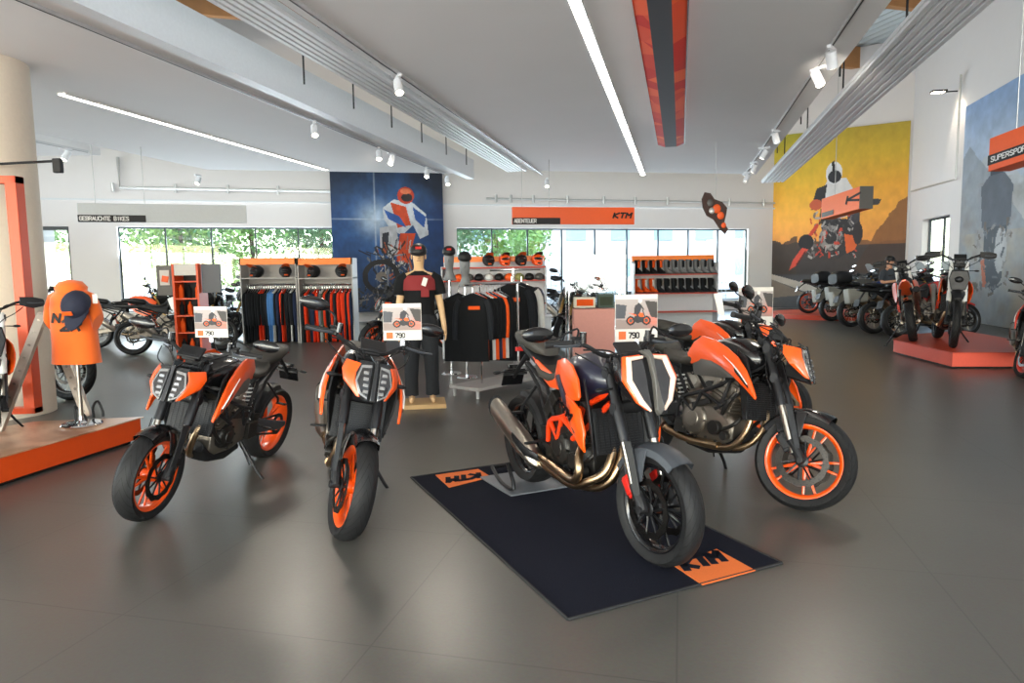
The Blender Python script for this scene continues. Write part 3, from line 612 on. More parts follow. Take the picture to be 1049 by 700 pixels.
# ---------------------------------------------------------------- camera and picture geometry
F_PX, PITCH, ROLL, EYE = 699., R(5.7), R(.85), 1.55
_F = V((0, math.cos(PITCH), -math.sin(PITCH))); _R0 = V((1, 0, 0)); _U0 = _R0.cross(_F)
_R = _R0*math.cos(ROLL)-_U0*math.sin(ROLL); _U = _R0*math.sin(ROLL)+_U0*math.cos(ROLL)
EYEP = V((0, 0, EYE))
def ray(x, y): return _F+_R*((x-524.5)/F_PX)-_U*((y-350)/F_PX)
def FL(x, y, z=0.):                      # where the line of sight meets the level z
    d = ray(x, y); return EYEP+d*((z-EYE)/d.z)
def AT(x, y, Y):                         # the point at depth Y
    d = ray(x, y); return EYEP+d*(Y/d.y)
def ONW(x, y, o, dr):                    # where it meets a vertical wall through o along dr
    n = V((-dr[1], dr[0], 0)); d = ray(x, y); return EYEP+d*((V(o)-EYEP).dot(n)/d.dot(n))
cam = bpy.data.cameras.new('camera'); cam.sensor_width = 36; cam.lens = F_PX/1049*36; cam.clip_end = 300
co = bpy.data.objects.new('camera', cam); COL.objects.link(co)
co.matrix_world = Mx.Translation(EYEP) @ Mx((_R, _U, -_F)).transposed().to_4x4(); S.camera = co
S.view_settings.view_transform = 'Standard'; S.view_settings.look = 'None'; S.view_settings.exposure = EXPO = -.08
S.view_settings.gamma = 1; S.view_settings.use_curve_mapping = False

YAW = R(13.9); SV = V((math.sin(YAW), math.cos(YAW), 0)); EV = V((math.cos(YAW), -math.sin(YAW), 0)); UP = V((0, 0, 1))
def UV(u, v, z=0): return EV*u+SV*v+UP*z
def struct(mb, name, m, **k): return tag(mb.build(name, m, **k), kind='structure')

# ---------------------------------------------------------------- painted pictures (murals, cards): colours per face of a flat grid
def hexc(s): return np.array(srgb(int(s[0:2], 16), int(s[2:4], 16), int(s[4:6], 16)))
class Pic:
    def __init__(s, w, h, top, bot):
        s.w, s.h = w, h; yy, xx = np.mgrid[0:h, 0:w]; s.x = (xx+.5)/w; s.y = 1-(yy+.5)/h    # y up, 0..1
        t = s.y[..., None]; s.c = hexc(bot)*(1-t)+hexc(top)*t
    def grad(s, stops):
        ys = [a for a, _ in stops]; cs = np.array([hexc(c) for _, c in stops])
        s.c = np.stack([np.interp(s.y, ys, cs[:, k]) for k in range(3)], -1); return s
    def put(s, m, col, a=1.):
        m = (m*a)[..., None] if m.dtype != bool else (m.astype(float)*a)[..., None]; s.c = s.c*(1-m)+hexc(col)*m; return s
    def poly(s, pts, col, a=1.):
        m = np.zeros(s.x.shape, bool); n = len(pts)
        for i in range(n):
            x0, y0 = pts[i]; x1, y1 = pts[(i+1) % n]
            if y0 == y1: continue
            k = ((s.y > min(y0, y1)) & (s.y <= max(y0, y1))) & (s.x < (s.y-y0)*(x1-x0)/(y1-y0)+x0); m ^= k
        return s.put(m, col, a)
    def ell(s, cx, cy, rx, ry, col, a=1., soft=False, rot=0.):
        dx, dy = s.x-cx, s.y-cy; c_, s_ = math.cos(rot), math.sin(rot); d = ((dx*c_+dy*s_)/rx)**2+((-dx*s_+dy*c_)/ry)**2
        return s.put(np.exp(-d*1.5) if soft else d < 1, col, a)
    def ring(s, cx, cy, rx, ry, w, col):
        d = np.sqrt(((s.x-cx)/rx)**2+((s.y-cy)/ry)**2); return s.put((d < 1) & (d > 1-w), col)
    def line(s, a, b, w, col, al=1.):
        ax, ay = a; bx, by = b; L = math.hypot(bx-ax, by-ay); nx, ny = -(by-ay)/L*w/2, (bx-ax)/L*w/2
        return s.poly([(ax+nx, ay+ny), (bx+nx, by+ny), (bx-nx, by-ny), (ax-nx, ay-ny)], col, al)
    def nz(s, sc, seed):
        rng = np.random.RandomState(seed); out = np.zeros(s.x.shape)
        for o in range(4):
            n = int(sc*2**o)+2; g = rng.rand(n, n); fx = s.x*(n-1.001); fy = s.y*(n-1.001); ix = fx.astype(int); iy = fy.astype(int); tx = fx-ix; ty = fy-iy
            tx = tx*tx*(3-2*tx); ty = ty*ty*(3-2*ty)
            out += (g[iy, ix]*(1-tx)*(1-ty)+g[iy, ix+1]*tx*(1-ty)+g[iy+1, ix]*(1-tx)*ty+g[iy+1, ix+1]*tx*ty)/2**o
        return out/1.875
    def mesh(s, name, p00, p10, p01, parent=None, rough=.6, off=0.):
        """p00 lower-left, p10 lower-right, p01 upper-left"""
        a, b, c = V(p00), V(p10), V(p01); n = (b-a).cross(c-a).normalized()*off
        vs = [tuple(a+(b-a)*(i/s.w)+(c-a)*(j/s.h)+n) for j in range(s.h+1) for i in range(s.w+1)]
        W = s.w+1; fs = [(j*W+i, j*W+i+1, (j+1)*W+i+1, (j+1)*W+i) for j in range(s.h) for i in range(s.w)]
        me = bpy.data.meshes.new(name); me.from_pydata(vs, [], fs); ca = me.color_attributes.new('print', 'FLOAT_COLOR', 'CORNER')
        col = np.ones((s.h*s.w, 4)); col[:, :3] = s.c[::-1].reshape(-1, 3); ca.data.foreach_set('color', np.repeat(col, 4, 0).ravel())
        m = MATS.get('print%g' % rough)
        if m is None:
            m = bpy.data.materials.new('printed_picture'); m.use_nodes = True; at = m.node_tree.nodes.new('ShaderNodeAttribute'); at.attribute_name = 'print'
            m.node_tree.links.new(at.outputs['Color'], m.node_tree.nodes['Principled BSDF'].inputs['Base Color']); m.node_tree.nodes['Principled BSDF'].inputs['Roughness'].default_value = rough; MATS['print%g' % rough] = m
        me.materials.append(m); o = bpy.data.objects.new(name, me); COL.objects.link(o); o.parent = parent; return o
def pic_bike(p, x, y, w, asp, col='e05a18', rider='303036'):
    """small printed motorcycle with rider, w = wheelbase in picture units, asp = height/width of a unit"""
    r = w*.28; q = r/asp
    for cx in (x-w/2, x+w/2): p.ell(cx, y, r, q, '141416'); p.ell(cx, y, r*.62, q*.62, col); p.ell(cx, y, r*.45, q*.45, '55504a')
    h = w/asp
    p.poly([(x-w*.4, y+h*.05), (x-w*.1, y-h*.15), (x+w*.25, y-h*.1), (x+w*.32, y+h*.3), (x-w*.2, y+h*.32)], '2a2a2c')
    p.poly([(x-w*.7, y+h*.5), (x-w*.15, y+h*.28), (x+w*.3, y+h*.2), (x+w*.4, y+h*.45), (x+w*.1, y+h*.5), (x-w*.3, y+h*.42)], col)
    p.line((x+w*.48, y), (x+w*.25, y+h*.65), w*.07, '39393c')
    p.poly([(x-w*.3, y+h*.42), (x+w*.05, y+h*.4), (x+w*.22, y+h*.9), (x+w*.02, y+h*1.1), (x-w*.25, y+h*.9)], rider); p.line((x+w*.1, y+h*.95), (x+w*.34, y+h*.66), w*.1, rider); p.line((x-w*.1, y+h*.4), (x+w*.05, y), w*.13, rider)
    p.ell(x+w*.1, y+h*1.22, w*.13, w*.15/asp, col if rider != '303036' else 'd8d4d0')

# ---------------------------------------------------------------- building shell
WALL = mat('wall_plaster', srgb(226, 222, 220), .8, noise=.015, scale=3)
CEIL = mat('ceiling_paint', srgb(238, 236, 234), .75, noise=.02, scale=1.5)
BAFF = mat('white_enamel', srgb(230, 232, 234), .4)
FRAME = mat('window_frame_dark', srgb(48, 58, 62), .45)
TRIMW = mat('white_trim', srgb(215, 218, 220), .5)
WOOD = mat('glulam_timber', srgb(178, 126, 78), .6, noise=.18, scale=4)
CORR = mat('corrugated_deck', srgb(182, 190, 192), .45, metal=.3)
PIPE = mat('galvanised_pipe', srgb(196, 196, 194), .4, metal=.5)
def floor_material():
    m = bpy.data.materials.new('resin_floor'); m.use_nodes = True; nt = m.node_tree; b = nt.nodes['Principled BSDF']; L = nt.links
    tc = nt.nodes.new('ShaderNodeTexCoord'); mp = nt.nodes.new('ShaderNodeMapping'); mp.inputs['Rotation'].default_value = (0, 0, YAW); L.new(tc.outputs['Object'], mp.inputs[0])
    n1 = nt.nodes.new('ShaderNodeTexNoise'); n1.inputs['Scale'].default_value = .7; n1.inputs['Detail'].default_value = 8; n1.inputs['Roughness'].default_value = .65; L.new(mp.outputs[0], n1.inputs['Vector'])
    n2 = nt.nodes.new('ShaderNodeTexNoise'); n2.inputs['Scale'].default_value = 60; n2.inputs['Detail'].default_value = 5; L.new(mp.outputs[0], n2.inputs['Vector'])
    cr = nt.nodes.new('ShaderNodeValToRGB'); cr.color_ramp.elements[0].position = .3; cr.color_ramp.elements[1].position = .72
    cr.color_ramp.elements[0].color = (*srgb(88, 86, 81), 1); cr.color_ramp.elements[1].color = (*srgb(96, 94, 88), 1); L.new(n1.outputs['Fac'], cr.inputs[0])
    mx = nt.nodes.new('ShaderNodeMix'); mx.data_type = 'RGBA'; mx.blend_type = 'MULTIPLY'; mx.inputs[0].default_value = .35; L.new(cr.outputs[0], mx.inputs[6]); L.new(n2.outputs['Color'], mx.inputs[7])
    br = nt.nodes.new('ShaderNodeTexBrick'); br.offset = 0; br.inputs['Scale'].default_value = 1; br.inputs['Brick Width'].default_value = 1.25; br.inputs['Row Height'].default_value = 1.25; br.inputs['Mortar Size'].default_value = .004
    L.new(mp.outputs[0], br.inputs['Vector']); m2 = nt.nodes.new('ShaderNodeMix'); m2.data_type = 'RGBA'; L.new(br.outputs['Fac'], m2.inputs[0]); L.new(mx.outputs[2], m2.inputs[6]); m2.inputs[7].default_value = (*srgb(70, 68, 64), 1)
    L.new(m2.outputs[2], b.inputs['Base Color'])
    rr = nt.nodes.new('ShaderNodeMapRange'); rr.inputs['To Min'].default_value = .3; rr.inputs['To Max'].default_value = .38; L.new(n2.outputs['Fac'], rr.inputs[0]); L.new(rr.outputs[0], b.inputs['Roughness'])
    bp = nt.nodes.new('ShaderNodeBump'); bp.inputs['Strength'].default_value = .08; bp.inputs['Distance'].default_value = .004; L.new(n2.outputs['Fac'], bp.inputs['Height']); L.new(bp.outputs['Normal'], b.inputs['Normal'])
    return m
C1 = FL(791, 316); D1 = V((math.cos(R(15.8)), math.sin(R(15.8)), 0)); N1 = V((D1.y, -D1.x, 0))   # N1 points into the hall
D2 = V((math.cos(R(32.6)), -math.sin(R(32.6)), 0)); C2 = ONW(930, 260, C1, D2); C2.z = 0; D3 = -SV
def panel_wall(name, o, d, u0, u1, z1, holes, m, th=.3, z0=0):
    """wall in o + d*u, thickness away from the room, with rectangular holes (u0,u1,z0,z1)"""
    out = V((-d.y, d.x, 0)); mb = MB(); us = sorted({u0, u1, *[h[0] for h in holes], *[h[1] for h in holes]}); zs = sorted({z0, z1, *[h[2] for h in holes], *[h[3] for h in holes]})
    for a, b in zip(us, us[1:]):
        run = None
        for q, r_ in zip(zs, zs[1:]):
            um, zm = (a+b)/2, (q+r_)/2
            if any(h[0] < um < h[1] and h[2] < zm < h[3] for h in holes): continue
            P = [o+d*a+UP*q, o+d*b+UP*q, o+d*b+UP*r_, o+d*a+UP*r_]; mb.prism(P, out*th)
    return struct(mb, name, m, smooth=0)
def u_on(x, y, o, d): p = ONW(x, y, o, d); return (p-o).dot(d), p.z
ml = [119.5, 168, 215.3, 261, 305, 347]; mr = [467.7, 504.6, 541.3, 576.6, 610.8, 643.8, 676, 707, 737.5, 767]
uL = [u_on(x, 233.5, C1, D1)[0] for x in ml]; uR = [u_on(x, 233.5, C1, D1)[0] for x in mr]
ZT = (u_on(118, 233, C1, D1)[1]+u_on(640, 233.5, C1, D1)[1])/2
uD = (u_on(30, 231, C1, D1)[0]-1.2, u_on(70, 231, C1, D1)[0])
print('ZT', ZT, 'uL', uL, 'uR', uR, 'uD', uD, 'C1', C1, 'C2', C2)
ROOF = 9.6
panel_wall('wall_back', C1, D1, -46, .0, ROOF, [(uL[0], uL[-1]+.3, .5, ZT), (uR[0], uR[-1], .35, ZT), (uD[0], uD[1], 0.02, ZT)], WALL)
panel_wall('wall_mural', C1, D2, 0, (C2-C1).length, ROOF, [], WALL)
wu0, wz1 = u_on(945, 225.5, C2, D3); wu1, _ = u_on(973, 223, C2, D3)
panel_wall('wall_right', C2, D3, 0, 30, ROOF, [(wu0, wu1, .9, wz1)], WALL)
GLZ = bpy.data.materials.new('window_glass'); GLZ.use_nodes = True
_n = GLZ.node_tree; _n.nodes.remove(_n.nodes['Principled BSDF']); _g = _n.nodes.new('ShaderNodeBsdfGlossy'); _g.inputs['Roughness'].default_value = .02; _t = _n.nodes.new('ShaderNodeBsdfTransparent'); _m = _n.nodes.new('ShaderNodeMixShader'); _m.inputs[0].default_value = .07
_t.inputs[0].default_value = (.93, .97, .97, 1)
_n.links.new(_t.outputs[0], _m.inputs[1]); _n.links.new(_g.outputs[0], _m.inputs[2]); _n.links.new(_m.outputs[0], _n.nodes['Material Output'].inputs[0])
def window(name, o, d, us, z0, z1, inset=.12, t=.045):
    out = V((-d.y, d.x, 0)); root = MB()
    def bar(u0, u1, a, b): root.prism([o+d*u0+UP*a+out*inset, o+d*u1+UP*a+out*inset, o+d*u1+UP*b+out*inset, o+d*u0+UP*b+out*inset], out*.07)
    bar(us[0], us[-1], z0, z0+t*1.4); bar(us[0], us[-1], z1-t*1.2, z1)
    for i, u in enumerate(us):
        w = t if 0 < i < len(us)-1 else t*1.6; bar(u-w/2, u+w/2, z0, z1)
    fr = struct(root, name, FRAME, smooth=0)
    g = MB(); g.prism([o+d*us[0]+UP*z0+out*(inset+.03), o+d*us[-1]+UP*z0+out*(inset+.03), o+d*us[-1]+UP*z1+out*(inset+.03), o+d*us[0]+UP*z1+out*(inset+.03)], out*.008)
    g.build('pane', GLZ, fr, smooth=0)
    s_ = MB(); s_.prism([o+d*(us[0]-.1)+UP*z0-out*.1, o+d*(us[-1]+.1)+UP*z0-out*.1, o+d*(us[-1]+.1)+UP*z0+out*.14, o+d*(us[0]-.1)+UP*z0+out*.14], UP*.03); s_.build('window_sill', TRIMW, fr, smooth=0)
# unseen street front behind the camera and left side, glazed; high windows added to light the roof space
panel_wall('wall_front', UV(11, -6.5), -EV, 0, 30, ROOF, [(1, 29, .15, 3.8), (1, 29, 6.4, 9.0)], WALL)
panel_wall('wall_left', UV(-19, -6.5), SV, 0, 24, ROOF, [(2, 19, .15, 3.8)], WALL)
window('window_4', UV(11, -6.5), -EV, [1+2*i for i in range(15)], .15, 3.8); window('window_high_added', UV(11, -6.5), -EV, [1+4*i for i in range(8)], 6.4, 9.0); window('window_5', UV(-19, -6.5), SV, [2+2.125*i for i in range(9)], .15, 3.8)
mb = MB(); mb.box((0, 16, -.1), (66, 46, .2)); struct(mb, 'floor', floor_material(), smooth=0)
window('window_1', C1, D1, uL[:-1]+[uL[-1]+.3], .5, ZT); window('window_2', C1, D1, uR, .35, ZT); window('window_3', C2, D3, [wu0, (wu0*.45+wu1*.55), wu1], .9, wz1, inset=.2)
window('door_1', C1, D1, [uD[0], uD[1]-1.1, uD[1]], .02, ZT, t=.09)
m = MB(); hd = C1+D1*(uD[1]-.95)-N1*.0; m.tube([hd+UP*.9+N1*(-.05), hd+UP*1.3+N1*(-.05)], .02, 8); 
tag(m.build('trim_4', DARK), kind='structure')
# roof, beams
r = MB(); n = 170; x0, x1 = -46, 14; rings = []
vs = []; fs = []
for i in range(n*4):
    u = x0+(x1-x0)*i/(n*4-1); z = ROOF+(.12 if i % 4 in (1, 2) else 0)
    for v in (-2, 30): vs.append(C1+D1*(u+(0))+N1*v+UP*z)
for i in range(n*4-1): fs.append((2*i, 2*i+1, 2*i+3, 2*i+2))
r.add(vs, fs); struct(r, 'ceiling_deck', CORR, smooth=0, bevel=0)
r = MB(); r.prism([C1+D1*-46-N1*2+UP*(ROOF+.2), C1+D1*14-N1*2+UP*(ROOF+.2), C1+D1*14+N1*34+UP*(ROOF+.2), C1+D1*-46+N1*34+UP*(ROOF+.2)], UP*.2); struct(r, 'roof', CORR, smooth=0)
for i, (px, py) in enumerate(((870, 71), (935, 12))):
    p = FL(px, py, 8.85); v = (p-C1).dot(N1); m = MB(); m.prism([C1+D1*-46+N1*v+UP*8.85, C1+D1*12+N1*v+UP*8.85, C1+D1*12+N1*(v+.22)+UP*8.85, C1+D1*-46+N1*(v+.22)+UP*8.85], UP*.75); struct(m, 'beam_%d' % (i+1), WOOD, smooth=0)
# suspended ceiling islands: u across, v along the hall, underside at 4.0
def island(name, ul, ur, vl, vr, v0=-4.5):
    m = MB(); m.prism([UV(ul, v0, 4), UV(ur, v0, 4), UV(ur, vr, 4), UV(ul, vl, 4)], UP*.3); return struct(m, name, CEIL, smooth=0)
island('ceiling_left', -10.47, -5.10, 13.7, 16.3); island('ceiling_middle', -3.5, 1.86, 16.4, 18.9)
island('ceiling_far_left', -17.5, -11.2, 9.5, 11.5)
# edge fascia trims
m = MB(); m.prism([UV(-5.1, -4.5, 3.86), UV(-4.93, -4.5, 3.86), UV(-4.93, 16.3, 3.86), UV(-5.1, 16.25, 3.86)], UP*.46); struct(m, 'trim_1', BAFF, smooth=0)
# ledge and pipes on the walls
zl = u_on(300, 208, C1, D1)[1]
m = MB(); m.prism([C1+D1*-45+UP*zl-N1*-.0, C1+UP*zl, C1+UP*zl+N1*.06, C1+D1*-45+UP*zl+N1*.06], UP*.05); struct(m, 'trim_2', TRIMW, smooth=0)
def pipe(pts, r_, label, cl=None):
    root = MB(); root.tube(pts, r_, 8); o = tag(root.build('wall_conduit', PIPE), label, 'pipe'); 
    for c in cl or []:
        k = MB(); k.tube([c-UP*.12, c+UP*.14], .05, 8); k.build('pipe_clamp', PIPE, o)
zp = u_on(300, 196, C1, D1)[1]
W = lambda u, z, off=.15: C1+D1*u+UP*z+N1*off
pipe([W(uL[0]+.2, zp+.9), W(uL[0]+.2, zp), W(uL[-1], zp)], .05, 'galvanised pipe running above the left windows and turning up at its left end', [W(u_on(x, 196, C1, D1)[0], zp) for x in (117, 181, 234, 285)])
pipe([W(uL[-1]+5, zp-.15), W(-.1, zp-.15)], .035, 'thin galvanised pipe running above the right windows', [W(u_on(x, 202, C1, D1)[0], zp-.15) for x in (507, 522, 545, 580, 617, 649, 682, 745, 780)])
pu, pz = u_on(937, 196, C2, D3); pu2, pz2 = u_on(983, 183.5, C2, D3)
q = V((D3.y, -D3.x, 0)); inw = q if q.x < 0 else -q
pipe([C2+D3*pu+UP*pz+inw*.1, C2+D3*pu2+UP*pz2+inw*.1, C2+D3*pu2+UP*(pz2+3)+inw*.1], .03, 'thin pipe on the right wall running up beside the grey mountain mural')
# ribbed radiant panels between the islands
def ribbed(ul, ur, v0, v1, z, label):
    root = MB(); root.prism([UV(ul, v0, z+.03), UV(ur, v0, z+.03), UV(ur, v1, z+.03), UV(ul, v1, z+.03)], UP*.05)
    o = tag(root.build('radiant_panel', BAFF, smooth=0), label, 'ceiling panel')
    r_ = MB(); n = 6
    for i in range(n):
        u = ul+(ur-ul)*(i+.5)/n; w = (ur-ul)/n*.3; r_.prism([UV(u-w, v0, z), UV(u+w, v0, z), UV(u+w*1.3, v0, z+.03), UV(u-w*1.3, v0, z+.03)], SV*(v1-v0))
    r_.build('rib_profile', BAFF, o, smooth=0)
    for v in np.arange(v0+2, v1, 4.2):
        j = MB(); j.prism([UV(ul, v, z-.004), UV(ur, v, z-.004), UV(ur, v+.06, z-.004), UV(ul, v+.06, z-.004)], UP*.01)
        j.build('joint_strip', PIPE, o, smooth=0); return o
ribbed(-4.12, -3.62, -3, 16.4, 4.0, 'ribbed white radiant panel in the gap left of the middle ceiling'); ribbed(2.2, 2.82, -3, 20.9, 4.0, 'ribbed white radiant panel hanging right of the middle ceiling')
k = 0
def wire(u, v, z0, label):
    m = MB(); m.tube([UV(u, v, z0), UV(u, v, ROOF)], .013, 5); tag(m.build('suspension_wire', DARK), label, 'wire', 'suspension wires in the left roof gap' if u < 0 else 'suspension wires in the right roof gap')
for i in range(13): wire(-4.8 if i % 2 else -4.18, 7.6+i*.7, 4.05, 'thin vertical wire hanging down in the gap beside the left ceiling')
for i in range(7): wire(2.0 if i % 2 else 2.35, 8.5+i*1.5, 4.05, 'thin vertical wire holding the ribbed panel beside the yellow mural')
# light strips
LED = mat('light_strip', srgb(255, 246, 232), .5, emit=(1, .93, .82), es=9.)
def strip_light(u, v0, v1, w, label):
    m = MB(); m.prism([UV(u-w/2, v0, 3.985), UV(u+w/2, v0, 3.985), UV(u+w/2, v1, 3.985), UV(u-w/2, v1, 3.985)], UP*.012); o = tag(m.build('linear_light', LED, smooth=0), label, 'ceiling light')
    f = MB()
    for s_ in (-1, 1): f.prism([UV(u+s_*w/2, v0, 3.98), UV(u+s_*(w/2+.012), v0, 3.98), UV(u+s_*(w/2+.012), v1, 3.98), UV(u+s_*w/2, v1, 3.98)], UP*.018)
    f.build('light_frame', BAFF, o, smooth=0)
strip_light(-.95, -3, 18.0, .11, 'long white light strip in the middle ceiling'); strip_light(-7.95, 7.6, 14.6, .1, 'long white light strip in the left ceiling')
# tracks and spotlights
TRK = mat('track_rail', srgb(215, 215, 215), .3, metal=.3)
def track(u, v0, v1, label):
    m = MB(); m.prism([UV(u-.018, v0, 3.965), UV(u+.018, v0, 3.965), UV(u+.018, v1, 3.965), UV(u-.018, v1, 3.965)], UP*.035)
    o = tag(m.build('lighting_track', TRK, smooth=0), label, 'lighting track'); s_ = MB(); s_.prism([UV(u-.006, v0, 3.962), UV(u+.006, v0, 3.962), UV(u+.006, v1, 3.962), UV(u-.006, v1, 3.962)], UP*.004); s_.build('track_slot', BLACK, o, smooth=0)
track(-5.6, -3, 16.0, 'lighting track along the right edge of the left ceiling'); track(-3.35, -3, 16.9, 'lighting track along the left edge of the middle ceiling'); track(1.58, -3, 18.6, 'lighting track along the right edge of the middle ceiling'); track(-11.0, 6, 11.0, 'short lighting track at the far left above the used motorcycles')
GLOW = mat('lamp_glow', (1, .9, .75), .5, emit=(1, .86, .66), es=25)
def spot_proto():
    root = empty('track_spotlight', label='x', cat='spotlight')
    m = MB(); m.box((0, 0, .0), (.045, .22, .035)); m.build('track_adapter', BAFF, root, bevel=.004)
    m = MB(); m.tube([(0, 0, 0), (0, 0, -.07)], .012, 8); m.build('swivel', BAFF, root)
    m = MB(Mx.Translation((0, 0, -.12)) @ Mx.Rotation(R(-60), 4, 'X')); m.tube([(0, -.09, 0), (0, -.085, 0), (0, .09, 0), (0, .092, 0)], [.045, .058, .058, .05], 18); h = m.build('lamp_head', BAFF, root, smooth=40)
    m = MB(Mx.Translation((0, 0, -.12)) @ Mx.Rotation(R(-60), 4, 'X')); m.tube([(0, .0925, 0), (0, .094, 0)], .045, 18); m.build('lamp_lens', GLOW, h)
    return root
SP = spot_proto(); first = True
spots = [(-5.6, 322, 128, 200, 'white spotlight nearest on the left ceiling track'), (-5.6, 388, 152, 190, 'white spotlight left of the pair above the blue mural'), (-5.6, 401, 157, 150, 'white spotlight right of the pair above the blue mural'), (-5.6, 437, 168, 180, 'white spotlight above the right side of the blue mural'), (-5.6, 458, 175, 200, 'white spotlight at the far end of the left track'),
    (-3.35, 408, 80, 200, 'single large white spotlight on the track by the left ribbed panel'), (-3.35, 560, 178, 180, 'small white spotlight at the far end of the middle track'), (-11.0, 68, 163, 150, 'white spotlight beside the white column'), (-11., 202, 170, 170, 'small white spotlight hanging above the used bikes sign'),
    (1.58, 852, 52, -40, 'nearest large white spotlight of the right track'), (1.58, 838, 72, 200, 'second large white spotlight of the right track'), (1.58, 795, 128, -50, 'third white spotlight of the right track'), (1.58, 783, 145, 60, 'fourth white spotlight of the right track'), (1.58, 773, 155, 30, 'fifth white spotlight of the right track'), (1.58, 766, 163, 40, 'sixth white spotlight of the right track'), (1.58, 759, 171, 30, 'seventh small white spotlight of the right track'), (1.58, 752, 179, 20, 'last small white spotlight of the right track')]
for u, px, py, rz, lb in spots:
    o_ = UV(u, 0); p = ONW(px, py, o_, SV); v = p.dot(SV); v = min(v, 18.4)
    o = SP if first else copy_tree(SP); first = False; o['label'] = lb; o.location = UV(u, v, 3.945); o.rotation_euler = (0, 0, R(rz))
for (u, v, tx, ty, tz) in ((-5.6, 8.8, -2, 4.6, 0), (-3.35, 9, -.5, 4.3, 0), (1.58, 8.6, 12.5, 24, 4), (1.58, 7.9, 1.6, 4.6, 0), (1.58, 12.5, 9, 16, 0), (-5.6, 12.4, -4.5, 20, 3)):
    l = bpy.data.lights.new('spotlight_beam', 'SPOT'); l.energy = 170; l.spot_size = R(48); l.spot_blend = .6; l.color = (1, .9, .76); l.shadow_soft_size = .25
    lo = bpy.data.objects.new('spotlight_beam', l); COL.objects.link(lo); a = UV(u, v, 3.75); lo.location = a; lo.rotation_euler = (V((tx, ty, tz))-a).to_track_quat('-Z', 'Y').to_euler()
# wall lamp on the right wall
p = ONW(985, 93, C2, D3)+inw*.1; t = empty('wall_lamp', p, 0, 'small dark wall lamp left of the grey mountain mural', 'wall lamp')
m = MB(); m.tube([V((0, 0, 0)), inw*.35], .02, 8); m.build('lamp_arm', DARK, t)
m = MB(); m.prism([inw*.3-D3*.12, inw*.7-D3*.12, inw*.7+D3*.12, inw*.3+D3*.12], UP*.05); h = m.build('lamp_head', DARK, t); m = MB(); m.prism([inw*.36-D3*.09-UP*.01, inw*.68-D3*.09-UP*.01, inw*.68+D3*.09-UP*.01, inw*.36+D3*.09-UP*.01], UP*.009); m.build('lamp_lens', GLOW, h)
l = bpy.data.lights.new('wall_lamp_beam', 'SPOT'); l.energy = 60; l.spot_size = R(80); l.spot_blend = .5; l.color = (1, .88, .7); lo = bpy.data.objects.new('wall_lamp_beam', l); COL.objects.link(lo); lo.location = p+inw*.5-UP*.1; lo.rotation_euler = (V(-inw*.8-UP)).to_track_quat('-Z', 'Y').to_euler()
# white column at the left
cc_ = AT(36, 250, 7.9)+V((-.5, .0, 0)); m = MB(); m.rev([(0, .5), (4.0, .5)], (cc_.x, cc_.y, 0), n=48, axis='Z', closed=False); struct(m, 'column', mat('column_paint', srgb(228, 214, 194), .7), smooth=60)
# world, sun
w = bpy.data.worlds.new('world'); S.world = w; w.use_nodes = True; nt = w.node_tree; bg = nt.nodes['Background']
sk = nt.nodes.new('ShaderNodeTexSky'); sk.sky_type = 'NISHITA'; sk.sun_disc = False; sk.sun_elevation = R(42); sk.sun_rotation = R(200); sk.air_density = 1.2; sk.dust_density = 2.
nt.links.new(sk.outputs[0], bg.inputs[0]); bg.inputs[1].default_value = SKY = 1.3
sn = bpy.data.lights.new('sun', 'SUN'); sn.energy = 11.; sn.angle = R(.6); sn.color = (1, .95, .86); so = bpy.data.objects.new('sun', sn); COL.objects.link(so); so.rotation_euler = V((.62, -.5, -.62)).to_track_quat('-Z', 'Y').to_euler()
# outside: paving, lawn, trees, building
GRASS = mat('lawn', srgb(120, 150, 80), .9, noise=.2, scale=3); PAVE = mat('paving', srgb(158, 160, 162), .85)
m = MB(); m.box((0, 0, -.3), (260, 260, .1)); struct(m, 'outside_paving', PAVE, smooth=0)
m = MB(); m.prism([C1+D1*-60-N1*7+UP*-.04, C1+D1*-6-N1*7+UP*-.04, C1+D1*-6-N1*30+UP*-.04, C1+D1*-60-N1*30+UP*-.04], UP*.03); tag(m.build('lawn', GRASS, smooth=0), 'strip of grass outside behind the left windows', 'grass', kind='stuff')
LEAF = [mat('leaf_green_%d' % i, srgb(*c), .7, noise=.35, scale=2) for i, c in enumerate(((128, 176, 92), (100, 150, 98), (160, 196, 110)))]; BARK = mat('bark', srgb(96, 84, 66), .9)
def tree(p, h, rw, k, label, seed):
    rng = random.Random(seed); t = empty('tree', p, 0, label, 'tree', 'trees outside the windows'); m = MB()
    m.tube([(0, 0, 0), (.1, .05, h*.35), (0, 0, h*.75)], [.16, .12, .05], 8); m.build('trunk', BARK, t); m = MB(); vs = []; fs = []
    for i in range(26):
        c = V((rng.gauss(0, .45)*rw, rng.gauss(0, .45)*rw, h*(.25+.7*rng.random())))
        for j in range(110):
            q = V((rng.gauss(0, 1), rng.gauss(0, 1), rng.gauss(0, .8))).normalized()*(rw*.42*(.6+.5*rng.random())); a = c+q; s_ = .09+rng.random()*.09
            u = V((rng.uniform(-1, 1), rng.uniform(-1, 1), rng.uniform(-1, 1))).normalized(); w_ = u.cross(V((rng.uniform(-1, 1), rng.uniform(-1, 1), rng.uniform(-1, 1)))).normalized()
            o = len(vs); vs += [a-u*s_, a+w_*s_*.5, a+u*s_, a-w_*s_*.5]; fs.append((o, o+1, o+2, o+3))
    m.add(vs, fs); m.build('foliage', LEAF[k], t, smooth=0)
